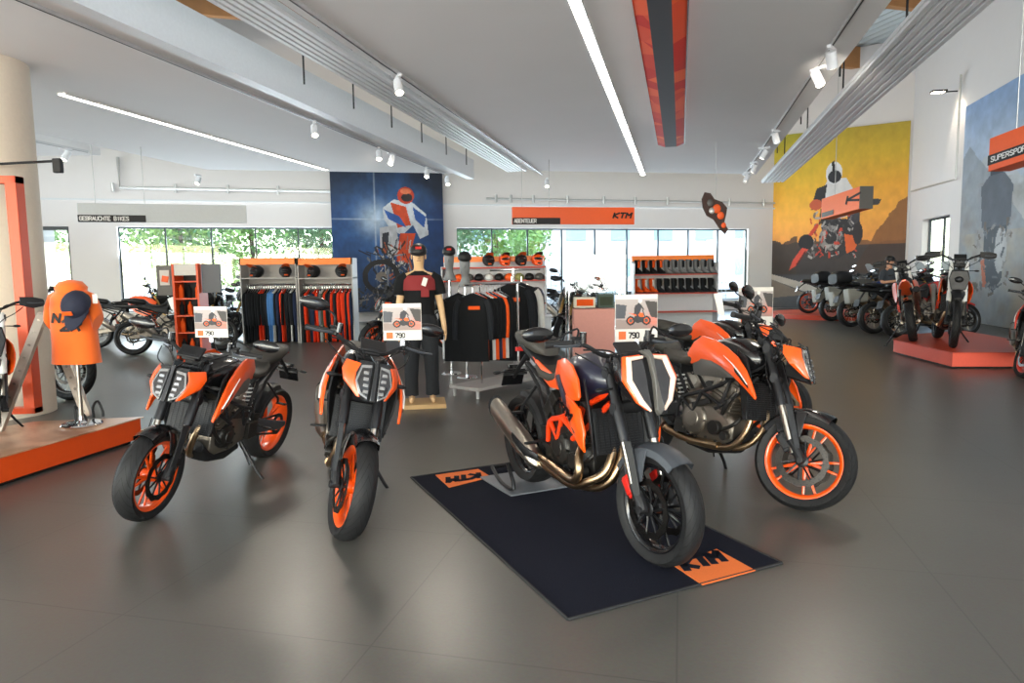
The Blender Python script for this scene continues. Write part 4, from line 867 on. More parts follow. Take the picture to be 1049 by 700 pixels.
for i, (u, d_, h, rw, k) in enumerate(((uD[0]-1, 8, 7, 2.6, 0), (uD[1]+1, 10, 8, 2.8, 1), (uL[0]+.5, 7, 6, 2.3, 2), (uL[0]+3, 9, 7, 2.8, 0), (uL[0]+6, 8, 6.5, 2.4, 1), (uL[0]+8.5, 10, 7.5, 2.6, 2), (uR[0]+.5, 7, 6.5, 2.2, 1), (uR[0]+3.4, 8, 7, 2.4, 0), (uR[0]+6, 12, 6, 1.8, 2))):
    p = C1+D1*u-N1*d_; tree((p.x, p.y, -.05), h, rw, k, 'leafy tree outside behind the ' + ('left door' if i < 2 else 'left row of windows' if i < 6 else 'right row of windows'), i)
t = empty('office_building', label='pale building with dark windows outside behind the right windows', cat='building')
bo = C1+D1*-8-N1*26; m = MB(); m.prism([bo, bo+D1*28, bo+D1*28-N1*10, bo-N1*10], UP*9); m.build('facade', mat('render_white', srgb(176, 182, 190), .8), t, smooth=0)
for i in range(7):
    for j in range(3):
        m = MB(); a = bo+D1*(1.5+i*3.7)+UP*(1.2+j*2.8)+N1*.02; m.prism([a, a+D1*1.6, a+D1*1.6+UP*1.4, a+UP*1.4], N1*.05); m.build('facade_window', mat('office_glass', srgb(120, 150, 175), .1), t, smooth=0)
m = MB()
fp = C1+D1*-11-N1*9
for i in range(60): m.tube([fp+D1*(i*.25), fp+D1*(i*.25)+UP*1.7], .015, 4)
for z in (.2, .9, 1.65): m.tube([fp+UP*z, fp+D1*14.8+UP*z], .02, 5)
tag(m.build('metal_fence', mat('fence_paint', srgb(170, 180, 184), .5)), 'pale metal fence outside behind the right windows', 'fence')

def area_lamp(name, p, d, w, h, e, col):
    l = bpy.data.lights.new(name, 'AREA'); l.shape = 'RECTANGLE'; l.size = w; l.size_y = h; l.energy = e; l.color = col
    o = bpy.data.objects.new(name, l); COL.objects.link(o); o.location = p; o.rotation_euler = d.to_track_quat('-Z', 'Y').to_euler(); return o
area_lamp('fill_front', UV(-4, -6.4, 1.95), (SV+UP*.8).normalized(), 27, 3.4, 2900, (1, .95, .88))  # area lamp added at the front glazing, tilted up to brighten the ceiling
area_lamp('fill_roof_space', UV(-2, -6.4, 7.6), (SV+UP*.15).normalized(), 24, 2.4, 800, (.95, .97, 1))  # lamp added at the made-up high windows to lift the upper hall
for i_, (ua, ub, e_) in enumerate(((uL[0], uL[-1], 620), (uR[0], uR[-1], 760))): area_lamp('daylight_window', C1+D1*((ua+ub)/2)+N1*.15+UP*1.9, (N1+UP*.55).normalized(), ub-ua, 2.2, e_, (.80, .91, 1))
area_lamp('fill_left', UV(-18.9, 4, 1.95), (EV+UP*.7).normalized(), 17, 3.4, 1100, (.85, .93, 1))  # area lamp added at the unseen left glazing, tilted up as ceiling fill
# ---------------------------------------------------------------- the five motorcycles in front
b1 = make_bike('duke', R(3), 'orange and black naked motorcycle at far left of the front row, kickstand down', mh=.07); pose(b1, FL(150, 531), -7.6, 10, zs=.985)
b2 = make_bike('duke', R(10), 'orange and black motorcycle facing the camera head-on, second from the left'); pose(b2, FL(352, 551), 15.5, 11.5)
b3 = make_bike('sdr', R(4), 'orange and navy motorcycle with steel exhaust standing on the dark floor mat', rim=BLACKG, fend=mat('fender_grey', srgb(58, 62, 68), .45), lean_stand=False, mh=.04); pose(b3, (*FL(673, 578)[:2], .046), 24.5, 0, lift=-1.4, sc=1.02)
b4 = make_bike('duke', R(22), 'orange and black motorcycle with orange front wheel right of the floor mat'); pose(b4, FL(818, 522), 32, 9)
b5 = make_bike('duke', R(20), 'dark motorcycle half hidden behind the orange one at right', paint2=BLACK); pose(b5, FL(790, 452), 34, 9)

m = MB(); p = AT(736, 322, 5.35); m.prism([p, p+V((.05, 0, -.02)), p+V((.02, 0, .17)), p+V((-.04, 0, .16))], V((0, .002, 0))); tag(m.build('paper_tag', PAPER, smooth=0), 'white paper tag hanging from the handlebar of the half hidden dark motorcycle', 'tag')
# ---------------------------------------------------------------- floor mat and stand
def quad(pts, th, name, m, parent=None, **k): mb = MB(); mb.prism(pts, UP*th); return mb.build(name, m, parent, **k)
MATM = mat('mat_pile', srgb(26, 28, 38), .95, noise=.5, scale=300, bump=.5, spec=.1)
mA, mB, mC = FL(421, 490), FL(582, 636), FL(801, 578); mD = mA+mC-mB
t = quad([mA, mB, mC, mD], .008, 'floor_mat', MATM, bevel=0); tag(t, 'dark blue floor mat with orange corner patches under the middle motorcycle', 'mat')
ctr = (mA+mC)/2; e_ = MB(); cs = [mA, mB, mC, mD]
for i in range(4): e_.tube([cs[i]+UP*.005, cs[(i+1) % 4]+UP*.005], .008, 6)
e_.build('mat_edging', RUB, t)
for pts, og in (((( 690, 580), (720, 600), (774, 585), (734, 563)), 0), (((446, 487), (460, 500), (503, 489), (490, 481)), 1)):
    P = [FL(*p, .0082) for p in pts]; o = quad(P, .003, 'logo_patch', mat('mat_orange', srgb(228, 112, 44), .9, noise=.15, scale=200), t, smooth=0)
    r_ = (mC-mB).normalized(); u_ = (mA-mB).normalized(); k = MB()
    if og: k.add([], []); text(k, 'KTM', FL(490, 485, .0115), -r_, -u_, .11, w=.27, weight=.36, th=.003, slant=.35)
    else: text(k, 'KTM', FL(704, 584, .0115), r_, u_, .11, w=.27, weight=.36, th=.003, slant=.35)
    k.build('wordmark', MATM, o, smooth=0)
# paddock stand under the rear wheel of the middle motorcycle
q = b3.matrix_basis @ V((0, 0, 0)); t = empty('paddock_stand', (0, 0, 0), 0, 'grey paddock stand holding the rear wheel of the motorcycle on the mat', 'paddock stand'); Mb = b3.matrix_basis.copy(); Mb.translation = (Mb.translation.x, Mb.translation.y, 0)
m = MB(Mb)
for y in (-.2, .2): m.tube([(-.45, y*.6, .03), (-.1, y, .03), (.12, y, .05), (.02, y, .2)], .014, 8, sm=3)
m.tube([(-.45, -.12, .03), (-.45, .12, .03)], .014, 8); m.build('stand_frame', DARK, t)
m = MB(Mb); m.prism([(-.3, -.28, .009), (.16, -.24, .009), (.16, .24, .009), (-.3, .28, .009)], V((0, 0, .012))); m.build('base_plate', mat('plate_grey', srgb(120, 124, 130), .4, metal=.4), t, smooth=0)
# ---------------------------------------------------------------- price cards on the motorcycles
def card(px, py, Y, w, h, yaw, label, seed, txt='790'):
    p = AT(px, py, Y); rt = V((math.cos(yaw), math.sin(yaw), 0)); up = V((0, 0, 1)); n = rt.cross(up)
    t = empty('price_card', (0, 0, 0), 0, label, 'sign'); o = p-rt*w/2-up*h/2
    m = MB(); m.prism([o, o+rt*w, o+rt*w+up*h, o+up*h], -n*.004); m.build('card_board', PAPER, t, smooth=0)
    pc = Pic(72, 50, 'a8a09e', '9c8a84'); pc.put(pc.nz(4, seed), '9a8f8c', .5); pc.poly([(0, 0), (1, 0), (1, .25), (0, .32)], '8a7a74'); pc.poly([(.0, .35), (.22, .35), (.26, .8), (0, .85)], '44464c'); pc.ell(.9, .3, .18, .3, 'e06a50', .7, soft=True); pc.poly([(.7, .95), (1, .9), (1, .35), (.85, .4)], '3c3836'); pic_bike(pc, .55, .28, .38, 50/72.)
    pc.mesh('card_photo', o+up*h*.27+rt*w*.01+n*.001, o+up*h*.27+rt*w*.99+n*.001, o+up*h*.9+rt*w*.01+n*.001, t)
    k = MB(); a = o+rt*w*.08+up*h*.05; k.prism([a, a+rt*w*.17, a+rt*w*.17+up*h*.17, a+up*h*.17], n*.002); k.build('orange_square', ORANGE_M, t, smooth=0)
    k = MB(); text(k, txt, a+rt*w*.24+up*h*.03, rt, up, h*.11, w=w*.26, weight=.25, th=.002); k.build('card_writing', BLACK, t, smooth=0)
    k = MB(); b_ = o+rt*w*.5; k.tube([b_, b_-up*.10-n*.05], .006, 6); k.box(b_-up*.01, (.03, .02, .05)); k.build('card_clip', CHROME, t)
card(216, 330, 4.75, .255, .215, -.2, 'white price card with motorcycle photo above the far left motorcycle', 1, '790')
card(412, 330, 4.45, .25, .24, .05, 'white price card with motorcycle photo above the second motorcycle from the left', 2)
card(652, 326, 5.2, .33, .36, .1, 'large white price card behind the handlebar of the motorcycle on the mat', 3)
card(774, 315, 8.5, .42, .5, -.1, 'tall price card with motorcycle photo in front of the white wall beside the yellow mural', 4)
# ---------------------------------------------------------------- left platform
MARB = bpy.data.materials.new('marbled_top'); MARB.use_nodes = True; nt = MARB.node_tree; b = nt.nodes['Principled BSDF']; tc = nt.nodes.new('ShaderNodeTexCoord'); nz = nt.nodes.new('ShaderNodeTexNoise'); nz.inputs['Scale'].default_value = 1.3; nz.inputs['Detail'].default_value = 9; nz.inputs['Distortion'].default_value = 1.8; nt.links.new(tc.outputs['Object'], nz.inputs['Vector']); cr = nt.nodes.new('ShaderNodeValToRGB'); cr.color_ramp.elements[0].position = .35; cr.color_ramp.elements[0].color = (*srgb(150, 96, 60), 1); cr.color_ramp.elements[1].position = .62; cr.color_ramp.elements[1].color = (*srgb(216, 176, 146), 1); nt.links.new(nz.outputs['Fac'], cr.inputs[0]); nt.links.new(cr.outputs[0], b.inputs['Base Color']); b.inputs['Roughness'].default_value = .3
ORP = mat('platform_orange', srgb(216, 74, 18), .4, noise=.04); ORR = mat('platform_red', srgb(196, 66, 40), .4, noise=.04)
def platform(pts, h, top, side, label):
    t = empty('display_platform', (0, 0, 0), 0, label, 'platform'); c = sum(pts, V((0, 0, 0)))/len(pts)
    quad([p+UP*h for p in pts], .01, 'platform_top', top, t, smooth=0); quad([c+(p-c)*.985+UP*.03 for p in pts], h-.03, 'platform_side', side, t, smooth=0); quad([c+(p-c)*.94 for p in pts], .03, 'plinth', BLACK, t, smooth=0)
    return t
a, b_ = FL(0, 500), FL(149, 451); d = (b_-a).normalized(); far = FL(60, 421, .22); n_ = UP.cross(d)
platform([a-d*3, b_, b_+n_*.9-d*.35, b_+n_*1.5-d*2.0, a-d*3+n_*1.6], .22, MARB, ORP, 'orange display platform with marbled brown top at left')
# orange portal frame on it
PT = .232
o = FL(36, 424, PT); zt = AT(14, 180, o.y).z; m = MB(); L_ = V((-1, -.12, 0)).normalized(); wd = .1
for base in (o, o+L_*1.5): m.prism([base, base+L_*wd, base+L_*wd+V((0, .12, 0)), base+V((0, .12, 0))], UP*(zt-PT))
m.prism([o+UP*(zt-PT-.07), o+L_*1.58+UP*(zt-PT-.07), o+L_*1.58+V((0, .12, 0))+UP*(zt-PT-.07), o+V((0, .12, 0))+UP*(zt-PT-.07)], UP*.07); m.prism([o, o+L_*1.58, o+L_*1.58+V((0, .12, 0)), o+V((0, .12, 0))], UP*.06)
tag(m.build('display_arch', ORP, bevel=.004, smooth=0), 'tall orange portal frame standing on the left platform', 'arch')
# black arm lamp fixed to the column
t = empty('arm_lamp', AT(0, 168, 7.4), 0, 'black arm lamp with square head sticking out from the white column', 'lamp'); e = AT(57, 165, 7.4)-t.location
m = MB(); m.tube([V((cc_.x-t.location.x-.3, cc_.y-t.location.y, -.03)), V((0, 0, 0)), e], .014, 8); m.build('lamp_arm', BLACK, t); m = MB(); m.box(e+V((.02, 0, -.05)), (.09, .06, .15)); m.build('lamp_head', BLACK, t, bevel=.01)
# ---------------------------------------------------------------- shirt display
def shirt_mesh(m, col_r=1.):
    # torso rings from hem to neck, origin at the hem centre, x to the side, y front(-)/back
    rings = []
    for z, w, d, p in ((0, .235, .12, 2.6), (.15, .225, .12, 2.6), (.35, .215, .125, 2.5), (.47, .22, .12, 2.4), (.56, .215, .105, 2.2), (.61, .17, .085, 2.), (.64, .10, .07, 2.), (.655, .07, .06, 2.)):
        rings.append([(math.copysign(abs(math.cos(a))**(2/p), math.cos(a))*w+(.006*math.sin(5*a+z*9) if z < .4 else 0), math.copysign(abs(math.sin(a))**(2/p), math.sin(a))*d, z+(0)) for a in [2*PI*k/28 for k in range(28)]])
    m.loft(rings)
    for s_ in (1, -1): m.loft([[(s_*(x+ux*math.cos(a)*r_*.35), math.sin(a)*r_*.8, z+math.cos(a)*r_) for a in [2*PI*k/14 for k in range(14)]] for x, z, r_, ux in ((.13, .55, .07, 1), (.205, .515, .08, 1), (.245, .43, .078, 1.4), (.262, .35, .074, 1.6))])
def cap_mesh(m, c, r_, brim, rot=0, tilt=12):
    m.M = Mx.Translation(c) @ Mx.Rotation(rot, 4, 'Z') @ Mx.Rotation(R(tilt), 4, 'X')
    rings = [[(math.cos(a)*r_*q, math.sin(a)*r_*1.1*q, r_*z) for a in [2*PI*k/20 for k in range(20)]] for z, q in ((-.1, 1), (.25, 1), (.55, .9), (.8, .68), (.95, .4), (1, .08))]
    m.loft(rings)
    pts = []
    for i in range(9):
        a = R(200)+R(140)*i/8; pts.append((math.cos(a)*r_*.98, math.sin(a)*r_*1.08, -.05*r_))
    ou = [(p[0]*1.05, p[1]*1.0-brim*math.sin(PI*(i/8)), p[2]-.12*r_) for i, p in enumerate(pts)]
    n = len(pts); vs = pts+ou+[(p[0], p[1], p[2]+.01) for p in pts+ou]; fs = []
    for i in range(n-1): fs += [(i, i+1, n+i+1, n+i), (2*n+i, 2*n+n+i, 2*n+n+i+1, 2*n+i+1), (n+i, n+i+1, 3*n+i+1, 3*n+i), (i, 2*n+i, 2*n+i+1, i+1)]
    m.add(vs, fs); m.M = None
def cap(c, r_, mt, label, rot=0, logo=None, grp=None, tilt=12):
    m = MB(); cap_mesh(m, c, r_, r_*.9, rot, tilt); o = tag(m.build('baseball_cap', mt, smooth=50), label, 'cap', grp)
    if logo is not None:
        m = MB(Mx.Translation(c) @ Mx.Rotation(rot, 4, 'Z') @ Mx.Rotation(R(tilt-12), 4, 'X')); m.box((0, -r_*1.07, r_*.42), (r_*.7, .012, r_*.3), rx=R(-14)); m.build('cap_emblem', logo, o, bevel=.002)
    return o
bp = FL(84, 436, PT); t = empty('shirt_stand', bp, 0, 'chrome round-based stand with steel pole carrying the orange shirt', 'display stand')
m = MB(); m.rev([(0, .0), (0, .165), (.014, .17), (.026, .16), (.03, 0)], n=40, axis='Z', closed=False); m.build('stand_base', CHROME, t, smooth=30)
ztop = AT(84, 300, bp.y).z-bp.z; zb = AT(84, 372, bp.y).z-bp.z
m = MB(); m.tube([(0, 0, .02), (0, 0, zb+.5)], .019, 12); m.build('stand_pole', STEEL, t)
m = MB(); m.rev([(0, .045), (.03, .04), (.05, .022), (.09, .02)], n=20, axis='Z', closed=False); m.build('pole_collar', CHROME, t)
SH_OR = mat('shirt_orange', srgb(240, 104, 22), .85, noise=.05, scale=12, bump=.3, sheen=.3); CAPN = mat('cap_navy', srgb(26, 30, 50), .8)
sc = (AT(84, 300, bp.y).z-AT(84, 372, bp.y).z)/.6
m = MB(Mx.Translation(bp+UP*zb) @ Mx.Rotation(R(-6), 4, 'Z') @ Mx.Diagonal((sc*.84, sc, sc, 1))); shirt_mesh(m); sh = tag(m.build('t_shirt', SH_OR, smooth=60), 'orange t-shirt with black lettering on the chrome stand', 't-shirt')
m = MB(Mx.Translation(bp+UP*zb) @ Mx.Rotation(R(-6), 4, 'Z') @ Mx.Scale(sc, 4)); text(m, '2R', (-.02, -.128, .29), (1, 0, 0), (0, 0, 1), .085, w=.19, weight=.26, th=.004, slant=.3); text(m, 'N', (-.09, -.128, .36), (1, 0, 0), (.25, 0, 1), .07, w=.08, weight=.3, th=.004); m.build('shirt_print', BLACK, sh, smooth=0)
m = MB(Mx.Translation(bp+UP*(zb+.60*sc)) @ Mx.Rotation(R(-6), 4, 'Z')); m.rev([(0, .12), (.05, .13), (.1, .09), (.12, .0)], n=24, axis='Z', closed=False); m.build('hood', SH_OR, sh, smooth=50)
c = AT(79, 313, bp.y-.15); cap(c, .118, CAPN, 'navy baseball cap hanging on the front of the orange t-shirt', R(-6), ORANGE_M, None, 62)
m = MB(); p = AT(95, 311, bp.y-.13); m.prism([p, p+V((.045, 0, 0)), p+V((.045, 0, .08)), p+V((0, 0, .08))], V((0, .002, 0))); tag(m.build('price_tag', PAPER, smooth=0), 'small white tag hanging beside the navy cap', 'tag')
# aluminium ramp folded as an A
AL = mat('ramp_aluminium', srgb(196, 186, 174), .35, metal=.85, noise=.1)
t = empty('folding_ramp', (0, 0, 0), 0, 'aluminium folding ramp set up as an A beside the orange t-shirt', 'ramp')
for (x0, y0, x1, y1, z0, yy) in ((-4, 445, 42, 322, 1, 5.9), (88, 430, 48, 322, 1, 6.5)):
    a = AT(x0, y0, yy); a.z = max(a.z, PT); b_ = AT(x1, y1, 6.4); d = (b_-a).normalized(); s_ = V((1, 0, 0)); n = d.cross(V((0, 1, 0))).normalized()
    m = MB(); w_ = .045; m.prism([a-n*w_, a+n*w_, b_+n*w_, b_-n*w_], V((0, .05, 0))); r0 = m.build('ramp_rail', AL, t, bevel=.004, smooth=0)
    m = MB()
    for i in range(9):
        c = a.lerp(b_, (i+.5)/9); m.tube([c-V((0, .003, 0)), c+V((0, .0, 0))], .014, 10)
    m.build('rail_dimple', mat('dimple_shade', srgb(150, 142, 132), .5, metal=.6), r0)
m = MB(); p = AT(45, 322, 6.5); m.tube([p-V((.05, 0, 0)), p+V((.06, 0, 0))], .03, 10); m.build('ramp_hinge', STEEL, t)
for k_, (px, py) in enumerate(((78, 434), (96, 428))):
    m = MB(); p = FL(px, py, PT); m.tube([p, p+V((.0, 0, .1)), p+V((.05*(1 if k_ else 0), 0, .16)), p+V((.09, 0, .06)), p+V((.09, .0, .01))], .011, 6, sm=4); tag(m.build('tie_down_strap', BLACK), ('black strap loop lying left of the shirt stand base', 'black strap loop lying right of the shirt stand pole')[k_], 'strap')
# ---------------------------------------------------------------- hanging signs
SIGNW = mat('sign_white', srgb(190, 194, 194), .5); SIGNO = mat('sign_orange', srgb(238, 92, 28), .4)
def hang_sign(p0, p1, h, th, m_, label, z_top=4., rod=(.1, .9)):
    """box sign between two lower corners"""
    t = empty('hanging_sign', (0, 0, 0), 0, label, 'sign'); a, b = V(p0), V(p1); d = (b-a).normalized(); n = d.cross(UP)
    m = MB(); m.prism([a, b, b+UP*h, a+UP*h], -n*th); m.build('sign_panel', m_, t, bevel=.008, smooth=0)
    m = MB()
    for f in rod:
        q = a.lerp(b, f)+UP*h-n*th/2; m.tube([q, V((q.x, q.y, z_top))], .008, 6)
    m.build('sign_rod', PIPE, t); return t, a, d, n
z0 = 0
a, b_ = AT(80, 227.5, 12.6), AT(253, 228.5, 13.6); h = AT(80, 208, 12.6).z-a.z
t, a, d, n = hang_sign(a, b_, h, .08, SIGNW, 'long white sign with black GEBRAUCHTE BIKES strip above the left windows', 4.0, (.1, .38)); L_ = (b_-a).length
m = MB(); m.prism([a+n*.001, a+d*L_*.385+n*.001, a+d*L_*.385+UP*h*.38+n*.001, a+UP*h*.38+n*.001], n*.012); st = m.build('sign_strip', BLACK, t, smooth=0)
m = MB(); text(m, 'GEBRAUCHTE BIKES', a+d*.03+UP*h*.09+n*.014, d, UP, h*.2, w=L_*.28, weight=.2, th=.004); m.build('sign_lettering', WHITE, st, smooth=0)
a, b_ = AT(525, 230, 15.), AT(650, 230, 15.4); h = AT(525, 212, 15).z-a.z
t, a, d, n = hang_sign(a, b_, h, .08, SIGNO, 'orange sign with black strip and wordmark hanging above the right windows', 4.0, (.08, .3)); L_ = (b_-a).length
m = MB(); m.prism([a+n*.001, a+d*L_*.385+n*.001, a+d*L_*.385+UP*h*.38+n*.001, a+UP*h*.38+n*.001], n*.012); st = m.build('sign_strip', BLACK, t, smooth=0)
m = MB(); text(m, 'ABENTEUER', a+d*.04+UP*h*.1+n*.014, d, UP, h*.2, w=L_*.18, weight=.2, th=.004); m.build('sign_lettering', WHITE, st, smooth=0)
m = MB(); wordmark(m, a+d*L_*.82+UP*h*.38+n*.002, d, UP, h*.28, .006); m.build('sign_wordmark', BLACK, t, smooth=0)
# right wall sign and the one in front of the yellow mural
a, b_ = AT(1012, 176, 11.), AT(1100, 148, 9.3); h = AT(1012, 142, 11).z-a.z
t, a, d, n = hang_sign(a, b_, h, .35, SIGNO, 'orange sign with black strip hanging in front of the grey mountain mural', 7.5, (.2, .7)); L_ = (b_-a).length
m = MB(); m.prism([a+UP*h*.18+n*.001, a+d*L_+UP*h*.18+n*.001, a+d*L_+UP*h*.48+n*.001, a+UP*h*.48+n*.001], n*.012); st = m.build('sign_strip', BLACK, t, smooth=0)
m = MB(); text(m, 'SUPERSPORT', a+d*.08+UP*h*.26+n*.014, d, UP, h*.14, w=L_*.5, weight=.2, th=.004); m.build('sign_lettering', WHITE, st, smooth=0)
a, b_ = AT(841, 225, 16.), AT(880, 214, 14.6); h = AT(841, 204, 16).z-a.z
t, a, d, n = hang_sign(a, b_, h, .3, mat('sign_coral', srgb(244, 120, 66), .4), 'orange box sign hanging in front of the yellow mural', 8.8, (.2, .2)); L_ = (b_-a).length
m = MB(); m.prism([b_+UP*0+d*.001, b_-n*.3+d*.001, b_-n*.3+UP*h+d*.001, b_+UP*h+d*.001], d*.02); m.build('sign_end_cap', GREY, t, smooth=0)
m = MB(); m.prism([a+d*L_*.03+UP*h*.08+n*.001, a+d*L_*.35+UP*h*.08+n*.001, a+d*L_*.35+UP*h*.3+n*.001, a+d*L_*.03+UP*h*.3+n*.001], n*.01); m.build('sign_strip', GREY, t, smooth=0)
m = MB(); wordmark(m, a+d*L_*.68+UP*h*.4+n*.002, d, UP, h*.3, .01, 'K'); m.build('sign_wordmark', BLACK, t, smooth=0)
# long orange light box under the middle ceiling
p1 = FL(674, 150, 3.62); p2 = FL(700.5, 150, 3.62); ul, ur = p1.dot(EV), p2.dot(EV); ve = p1.dot(SV); um = (ul+ur)/2; w_ = ur-ul
t = empty('ceiling_banner', (0, 0, 0), 0, 'long orange and grey box banner under the middle ceiling', 'banner')
SO = bpy.data.materials.new('banner_orange'); SO.use_nodes = True; nt = SO.node_tree; bb = nt.nodes['Principled BSDF']; tc = nt.nodes.new('ShaderNodeTexCoord'); vo = nt.nodes.new('ShaderNodeTexVoronoi'); vo.inputs['Scale'].default_value = 2.2; nt.links.new(tc.outputs['Object'], vo.inputs['Vector']); cr = nt.nodes.new('ShaderNodeValToRGB'); cr.color_ramp.elements[0].color = (*srgb(206, 36, 6), 1); cr.color_ramp.elements[1].color = (*srgb(240, 96, 44), 1); cr.color_ramp.elements[0].position = .45; cr.color_ramp.elements[1].position = .8; nt.links.new(vo.outputs['Color'], cr.inputs[0]); nt.links.new(cr.outputs[0], bb.inputs['Base Color']); bb.inputs['Emission Strength'].default_value = .1; nt.links.new(cr.outputs[0], bb.inputs['Emission Color']); bb.inputs['Roughness'].default_value = .6; bb.inputs['Specular IOR Level'].default_value = .15
v0 = -1.5
m = MB(); m.prism([UV(um-w_*.22, v0, 3.60), UV(um+w_*.22, v0, 3.60), UV(um+w_*.22, ve, 3.60), UV(um-w_*.22, ve, 3.60)], UP*.02); m.build('centre_channel', mat('channel_grey', srgb(72, 72, 76), .6, spec=.2), t, smooth=0)
for s_ in (-1, 1):
    m = MB(); a = um+s_*w_*.22; b_ = um+s_*w_*.5; m.prism([UV(a, v0, 3.60), UV(b_, v0, 3.64), UV(b_, v0, 3.82), UV(a, v0, 3.82)], SV*(ve-v0)); m.build('orange_side', SO, t, smooth=0)
    m = MB(); m.prism([UV(b_, v0, 3.63), UV(b_+s_*.012, v0, 3.63), UV(b_+s_*.012, v0, 3.83), UV(b_, v0, 3.83)], SV*(ve-v0)); m.build('edge_trim', WHITE if s_ < 0 else DARK, t, smooth=0)
m = MB()
for v in (2, 6, 10): m.tube([UV(um, v, 3.6), UV(um, v, 4.0)], .012, 6)
m.build('banner_rod', DARK, t)
# ---------------------------------------------------------------- murals
pw, ph = 170, 230
pc = Pic(pw, ph, '000', '000') if False else Pic(pw, ph, '0a1a3a', '12305a'); pc.grad([(0, '3a3f4e'), (.2, '24406a'), (.45, '16427c'), (.7, '0e2f66'), (.84, '081630'), (1, '0a142a')])
cl = pc.nz(4, 5); pc.put(np.clip((cl-.5)*3, 0, 1), '3a6aa4', .45); pc.put(np.clip((.45-cl)*3, 0, 1), '081228', .6)
pc.ell(.38, .66, .5, .32, '3a84d0', .5, soft=True); pc.ell(.38, .66, .16, .12, 'cfe6fa', .95, soft=True); pc.ell(.38, .66, .6, .006, 'e0f0ff', .6, soft=True); pc.ell(.38, .66, .008, .4, 'e0f0ff', .6, soft=True)
def strokes(pc, x0, x1, y0, y1, n, cols, seed, s0=.015, s1=.05):
    rng = random.Random(seed)
    for i in range(n):
        x, y = rng.uniform(x0, x1), rng.uniform(y0, y1); a = rng.uniform(0, PI); l = rng.uniform(s0, s1); pc.line((x, y), (x+math.cos(a)*l, y+math.sin(a)*l), rng.uniform(.006, .018), rng.choice(cols), .9)
pc.poly([(.45, .74), (.55, .80), (.72, .78), (.84, .70), (.86, .55), (.78, .52), (.72, .62), (.62, .55), (.52, .58), (.46, .66)], 'dfe6ee'); pc.poly([(.52, .78), (.66, .75), (.70, .62), (.58, .60)], 'e8501c'); pc.poly([(.46, .73), (.60, .68), (.66, .60), (.50, .66)], '2f62b4'); pc.poly([(.72, .75), (.84, .68), (.82, .6), (.74, .66)], '2f62b4')
pc.ell(.66, .83, .075, .06, 'd8401c'); pc.ell(.67, .815, .05, .03, '2a2024'); pc.ell(.66, .86, .05, .02, 'f08050')
pc.poly([(.42, .60), (.56, .62), (.60, .44), (.5, .38), (.42, .44)], 'c9ccd2'); pc.poly([(.60, .56), (.74, .56), (.66, .34), (.56, .36)], 'e8501c'); pc.poly([(.44, .56), (.5, .57), (.48, .4), (.43, .42)], '2e3440')
strokes(pc, .32, .70, .16, .46, 110, ['d8d4d0', '2a2a30', '2a2a30', '7c8088', '1a1a1e', '9a9ea8', 'c06030'], 3, .03, .12)
pc.ring(.42, .25, .17, .125, .28, '26262a'); pc.ell(.42, .25, .05, .037, '8a8078'); strokes(pc, .0, 1, 0, .16, 200, ['5a5450', '2a2c30', '8a8480', '3c3a3a'], 9, .03, .09)
pc.c = pc.c*(.5+.5*pc.nz(26, 77))[..., None]
uM0 = u_on(338, 200, C1, D1)[0]; uM1 = u_on(453.5, 200, C1, D1)[0]
off = .45; a = C1+D1*uM0+N1*off; a = ONW(338.5, 200, C1+N1*off, D1); b_ = ONW(453.5, 200, C1+N1*off, D1); a.z = b_.z = .35; zt = 5.9
t = empty('rider_mural', (0, 0, 0), 0, 'large dark blue picture of a motocross rider hanging between the window rows', 'mural'); m = MB(); m.prism([a, b_, b_+UP*(zt-.35), a+UP*(zt-.35)], -N1*.1); m.build('mural_board', BLACK, t, smooth=0)
zvis = AT(400, 176, a.y).z+.1; pc.mesh('mural_picture', a+N1*.003, b_+N1*.003, a+N1*.003+UP*(zvis-.35), t)
m = MB(); m.prism([a+UP*(zvis-.35)+N1*.001, b_+UP*(zvis-.35)+N1*.001, b_+UP*(zt-.35)+N1*.001, a+UP*(zt-.35)+N1*.001], N1*.003); m.build('mural_head_band', mat('night_blue', srgb(12, 22, 48), .6), t, smooth=0)
# yellow mural
pw, ph = 200, 240; pc = Pic(pw, ph, '000000', '000000'); pc.grad([(0, '5a5a5c'), (.08, '606064'), (.19, '46464a'), (.2, '3c383a'), (.34, '4a3a34'), (.37, 'f0a050'), (.5, 'fab048'), (.68, 'f0b030'), (.85, 'd4bc30'), (1, 'a8a834')])
nz_ = pc.nz(5, 8); pc.put((pc.y < .34+.09*nz_) & (pc.y > .2), '3a3434', .95); pc.put((pc.y < .56-1.4*(1-pc.x)**1.2+.16*pc.nz(9, 3)) & (pc.y > .2) & (pc.x > .62), '40302a', .9); pc.put((pc.x < .2) & (pc.y < .33+.14*pc.nz(9, 4)) & (pc.y > .2), '40352f', .9)
pc.ell(.35, .8, .4, .25, 'e6c040', .5, soft=True); pc.put(np.clip(pc.x*1.2-.3, 0, .5)*(pc.y > .36), 'c87a2a', .6)
pc.poly([(0, .2), (0, .17), (.26, .1), (.6, .04), (.6, .07), (.2, .16)], 'c8beb4'); pc.poly([(0, .17), (.3, .08), (0, .06)], '8a7c70')
pc.poly([(.36, .62), (.42, .72), (.56, .73), (.62, .66), (.60, .52), (.46, .5)], 'd8d4d2'); pc.poly([(.34, .68), (.42, .7), (.40, .58), (.30, .56)], '2c2a2e'); pc.ell(.34, .59, .05, .03, 'c85a3a')
